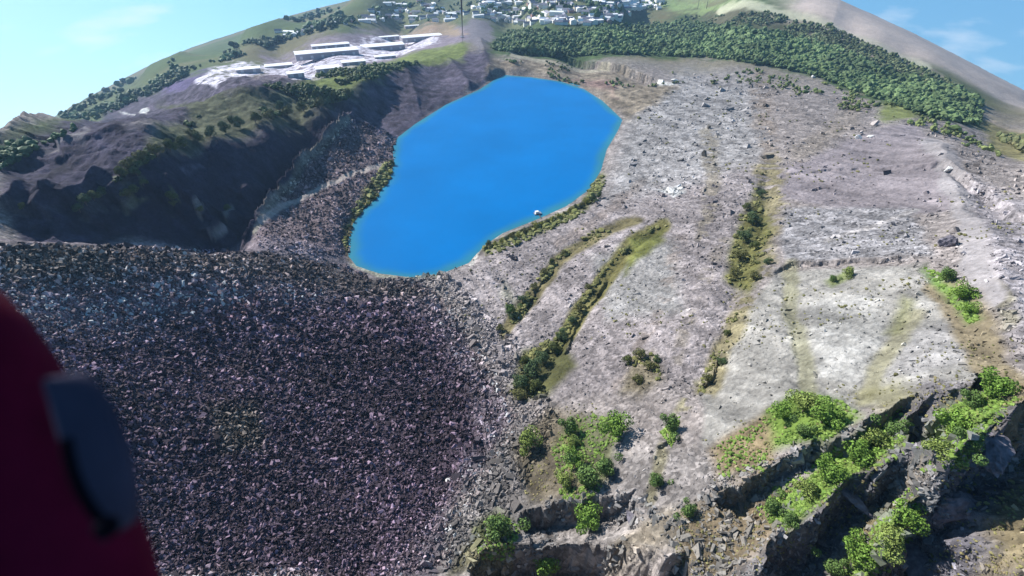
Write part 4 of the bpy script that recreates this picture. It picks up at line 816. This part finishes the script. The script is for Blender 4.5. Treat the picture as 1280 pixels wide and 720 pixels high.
# ---------------------------------------------------------------- pump raft on the lake
DK = mat('dark_metal', (.06,.065,.07), .5, .4); GM = mat('grey_metal', (.45,.46,.48), .4, .5, None, .6); WP = mat('white_paint', (.8,.8,.8), .45, .4)
def box_np(c, s):
    x, y, z = c; a, b, d = s[0]/2, s[1]/2, s[2]/2
    return [(x-a,y-b,z-d),(x+a,y-b,z-d),(x+a,y+b,z-d),(x-a,y+b,z-d),(x-a,y-b,z+d),(x+a,y-b,z+d),(x+a,y+b,z+d),(x-a,y+b,z+d)], [(0,3,2,1),(4,5,6,7),(0,1,5,4),(1,2,6,5),(2,3,7,6),(3,0,4,7)]
def part(name, material, parent, *ps, smooth=False):
    V, Fc = join(*ps); return link(name, np_mesh(name, V, Fc, material, smooth=smooth), parent)
x, y = at_z(672, 267, 0.2); raft = empty('pump_raft', (x, y, .15)); raft.rotation_euler = (0, 0, .35); tag(raft, 'small white and dark pump raft floating on the blue lake', 'raft')
part('deck', GM, raft, box_np((0,0,.75),(8,5,.2))); part('hut', WP, raft, box_np((-1,0,1.9),(3.4,2.6,2.1))); part('hut_roof', WP, raft, box_np((-1,0,3.05),(4.0,3.2,.16)))
for sy in (-1, 1): part('float', DK, raft, tube_np([(-4,sy*1.9,.2),(4,sy*1.9,.2)], [.5,.5], 12), smooth=True)
part('railing', DK, raft, *[tube_np([(px_,py_,.8),(px_,py_,1.9)], [.04,.04], 5) for px_ in (-3.9,-1.3,1.3,3.9) for py_ in (-2.4,2.4)], tube_np([(-3.9,-2.4,1.9),(3.9,-2.4,1.9)],[.04,.04],5), tube_np([(-3.9,2.4,1.9),(3.9,2.4,1.9)],[.04,.04],5))
e = at_z(680, 277, 0.6); part('gangway', DK, None, box_np((0,0,0),(1,1,.2))).name = 'gangway'
gw = bpy.data.objects['gangway']; L = math.hypot(e[0]-x, e[1]-y); gw.location = ((e[0]+x)/2, (e[1]+y)/2, .8); gw.scale = (L, 1.3, 1); gw.rotation_euler = (0, 0, math.atan2(e[1]-y, e[0]-x)); tag(gw, 'narrow dark gangway from the pump raft to the shore', 'gangway')

# ---------------------------------------------------------------- zip line and its landing frame
land = surf.hit(578, 47)[0]; zl = empty('landing_frame', tuple(land)); tag(zl, 'steel landing frame at the far end of the zip cable', 'zip landing')
for sx in (-4, 4): part('leg', DK, zl, tube_np([(sx,-3,-2),(sx*.5,0,9)],[.35,.3],8)); part('leg', DK, zl, tube_np([(sx,3,-2),(sx*.5,0,9)],[.35,.3],8))
part('cross_beam', DK, zl, tube_np([(-3,0,9),(3,0,9)],[.4,.4],8)); part('platform', GM, zl, box_np((0,0,2),(10,8,.4)))
E0 = Vector((land[0], land[1], land[2] + 9)); dirn = Vector((E0.x, E0.y, 0)).normalized(); top = Vector((0.02, 0, EYE + 1.05)); pts = []
for k in range(-6, 61):
    t = k / 60; t2 = abs(t) ** 1.7 * (1 if t > 0 else -1)
    p = top.lerp(E0, t2) if t2 > 0 else top + (top - E0) * (-t2); p = p + Vector((0, 0, -38 * t2 * (1 - t2) if t2 > 0 else 0)); pts.append(tuple(p))
cab = part('zip_cable', DK, None, tube_np(pts, [.021] * len(pts), 6), smooth=True); tag(cab, 'thin dark zip line cable running overhead to the far works plateau', 'cable')

# electricity poles on the pale green field
for px, lab in ((883, 'right of two thin poles on the pale green field'), (872, 'left of two thin poles on the pale green field')):
    h_ = surf.hit(px, 11)[0]
    if np.isnan(h_[0]): continue
    po = empty('electricity_pole', tuple(h_)); tag(po, lab, 'pole'); part('post', DK, po, tube_np([(0,0,-1),(0,0,34)],[.9,.6],7)); part('cross_arm', DK, po, tube_np([(-5,0,31),(5,0,31)],[.4,.4],6))

# ---------------------------------------------------------------- rider in a red suit, close on the left
cz = Matrix.Rotation(R(90) - PITCH, 4, 'X')
def cp(u, v, w_): return Vector((0, 0, EYE)) + (cz @ Vector((u, v, -w_)))       # right, up, forward of the eye, in metres
RED = mat('red_suit', (.085, .003, .016), .9, .04, (14, .25)); PAD = mat('blue_grey_pad', (.04, .038, .062), .9, .05, (20, .15)); BLK = mat('black_strap', (.003, .003, .006), .9, .02); SKN = mat('skin', (.5,.32,.24), .6, .3); HELM = mat('helmet_shell', (.5,.5,.52), .35, .5)
def skinned(name, joints, edges, radii, material, parent=None, sub=2):
    me = bpy.data.meshes.new(name); me.from_pydata([tuple(j) for j in joints], edges, []); me.materials.append(material); o = link(name, me, parent)
    o.modifiers.new('s', 'SKIN'); 
    for k, r in enumerate(radii): me.skin_vertices[0].data[k].radius = (r, r) if not isinstance(r, tuple) else r
    me.skin_vertices[0].data[0].use_root = True
    o.modifiers['s'].use_smooth_shade = True; s_ = o.modifiers.new('b', 'SUBSURF'); s_.levels = s_.render_levels = sub; return o
J = [cp(-.95,-.78,.42), cp(-.93,-.50,.46), cp(-.90,-.22,.50), cp(-.90,-.06,.52), cp(-.93,.10,.55), cp(-.97,.22,.58),   # pelvis, waist, chest, shoulders, neck, head
     cp(-.60,-.05,.52), cp(-.525,-.21,.51), cp(-.44,-.34,.50), cp(-.40,-.50,.46), cp(-.40,-.62,.40),                              # right arm
     cp(-1.14,-.06,.55), cp(-1.22,-.30,.52), cp(-1.20,-.52,.45),                                                         # left arm
     cp(-.84,-.90,.36), cp(-.80,-1.25,.15), cp(-.80,-1.60,-.05), cp(-1.06,-.90,.36), cp(-1.10,-1.25,.15), cp(-1.10,-1.60,-.05)]
EDG = [(0,1),(1,2),(2,3),(3,4),(4,5),(3,6),(6,7),(7,8),(8,9),(9,10),(3,11),(11,12),(12,13),(0,14),(14,15),(15,16),(0,17),(17,18),(18,19)]
RAD = [.15,.15,.18,.15,.06,.095,   .108,.108,.110,.08,.05, .09,.07,.05, .11,.085,.06,.11,.085,.06]
rider = skinned('person', J, EDG, RAD, RED); tag(rider, 'zip line rider in a dark red suit filling the lower left corner', 'person')
# helmet, boots, hands
hp = cp(-.97,.23,.58); V, Fc = [], []
bm = bmesh.new(); bmesh.ops.create_uvsphere(bm, u_segments=24, v_segments=14, radius=.135); bmesh.ops.delete(bm, geom=[v for v in bm.verts if v.co.z < -.05], context='VERTS'); me = bpy.data.meshes.new('helmet'); bm.to_mesh(me); bm.free(); me.materials.append(HELM)
o = link('helmet', me, rider, hp); o.rotation_euler = (.5, 0, 0)
for sgn, b0 in ((1, cp(-.40,-.62,.40)), (-1, cp(-1.20,-.52,.45))):
    dn = (cz @ Vector((0, -1, -.2))).to_3d().normalized(); sd_ = (cz @ Vector((1, 0, 0))).to_3d(); P_ = [b0, b0 + dn * .05, b0 + dn * .09]; ed = [(0,1),(1,2)]; rr = [.03,.038,.034]
    for f_ in range(4):
        a0 = b0 + dn * .085 + sd_ * (.03 - .02 * f_); ln = [.07,.078,.072,.056][f_]; base_ = len(P_); P_ += [a0, a0 + dn * ln * .5, a0 + dn * ln * .95 + (cz @ Vector((0, 0, .02))).to_3d()]; ed += [(2, base_), (base_, base_+1), (base_+1, base_+2)]; rr += [.012,.0095,.008]
    th = len(P_); P_ += [b0 + dn * .035 + sd_ * .035 * sgn, b0 + dn * .075 + sd_ * .06 * sgn]; ed += [(1, th), (th, th+1)]; rr += [.013, .010]
    skinned('hand', P_, ed, rr, SKN, rider)
# the blue grey pad on the sleeve with its black strap and toggle: a curved raised panel
def sleeve_pt(px, py, w0, bulge): 
    return cp((px - 640) / 640 * w0, (360 - py) / 640 * w0, w0) - (cz @ Vector((0, 0, -bulge))).to_3d()
pad_c = [(52,474),(66,510),(80,550),(94,592),(110,634),(128,678)]; pad_w = [5,24,33,35,29,7]
Vp, Fp = [], []
for k, ((cx_, cy_), hw) in enumerate(zip(smooth_line(pad_c, 2), 1 + 34 * np.sin(np.pi * np.linspace(.01, .99, len(smooth_line(pad_c, 2)))) ** .85)):
    for q in range(13):
        t = -1 + q / 6; Vp.append(tuple(sleeve_pt(cx_ + t * hw, cy_ - t * hw * .35, .37, -.03 * t * t)))
nk = len(Vp) // 13
for k in range(nk - 1):
    for q in range(12): Fp.append((k*13+q, k*13+q+1, (k+1)*13+q+1, (k+1)*13+q))
padm = np_mesh('sleeve_pad', np.array(Vp), np.array(Fp), PAD); pad = link('sleeve_pad', padm, rider); so_ = pad.modifiers.new('t', 'SOLIDIFY'); so_.thickness = .004; so_.offset = 1
sp_ = [sleeve_pt(px, py, .355, 0) for px, py in smooth_line([(82,548),(88,580),(98,608),(110,630),(122,646),(132,658)], 1)]
part('strap', BLK, rider, tube_np([tuple(p) for p in sp_], [.0038] * len(sp_), 6), smooth=True)
bm = bmesh.new(); bmesh.ops.create_uvsphere(bm, u_segments=14, v_segments=10, radius=.008); me = bpy.data.meshes.new('toggle'); bm.to_mesh(me); bm.free(); me.materials.append(BLK); link('toggle', me, rider, sleeve_pt(133, 659, .354, 0))
# slings that carry the rider on the cable
for q in (1, 3): part('harness_strap', BLK, rider, tube_np([tuple(J[q]), tuple(Vector((-.15, dirn.y * (.3 if q == 3 else -.1), EYE + 1.02)))], [.012, .012], 6))

# ---------------------------------------------------------------- air
hz = bpy.data.meshes.new('haze'); Vh, Fh = box_np((0, 0, (EYE + 30 - 2600) / 2), (14000, 14000, 2600 + EYE + 30)); hz.from_pydata(Vh, [], Fh)
hm = bpy.data.materials.new('haze'); hm.use_nodes = True; nt = hm.node_tree; nt.nodes.remove(nt.nodes['Principled BSDF']); pv = nt.nodes.new('ShaderNodeVolumePrincipled'); pv.inputs['Color'].default_value = (.40, .66, 1, 1); pv.inputs['Density'].default_value = .00006; pv.inputs['Anisotropy'].default_value = .2
nt.links.new(pv.outputs[0], nt.nodes['Material Output'].inputs['Volume']); hz.materials.append(hm); tag(link('haze', hz), kind='stuff')
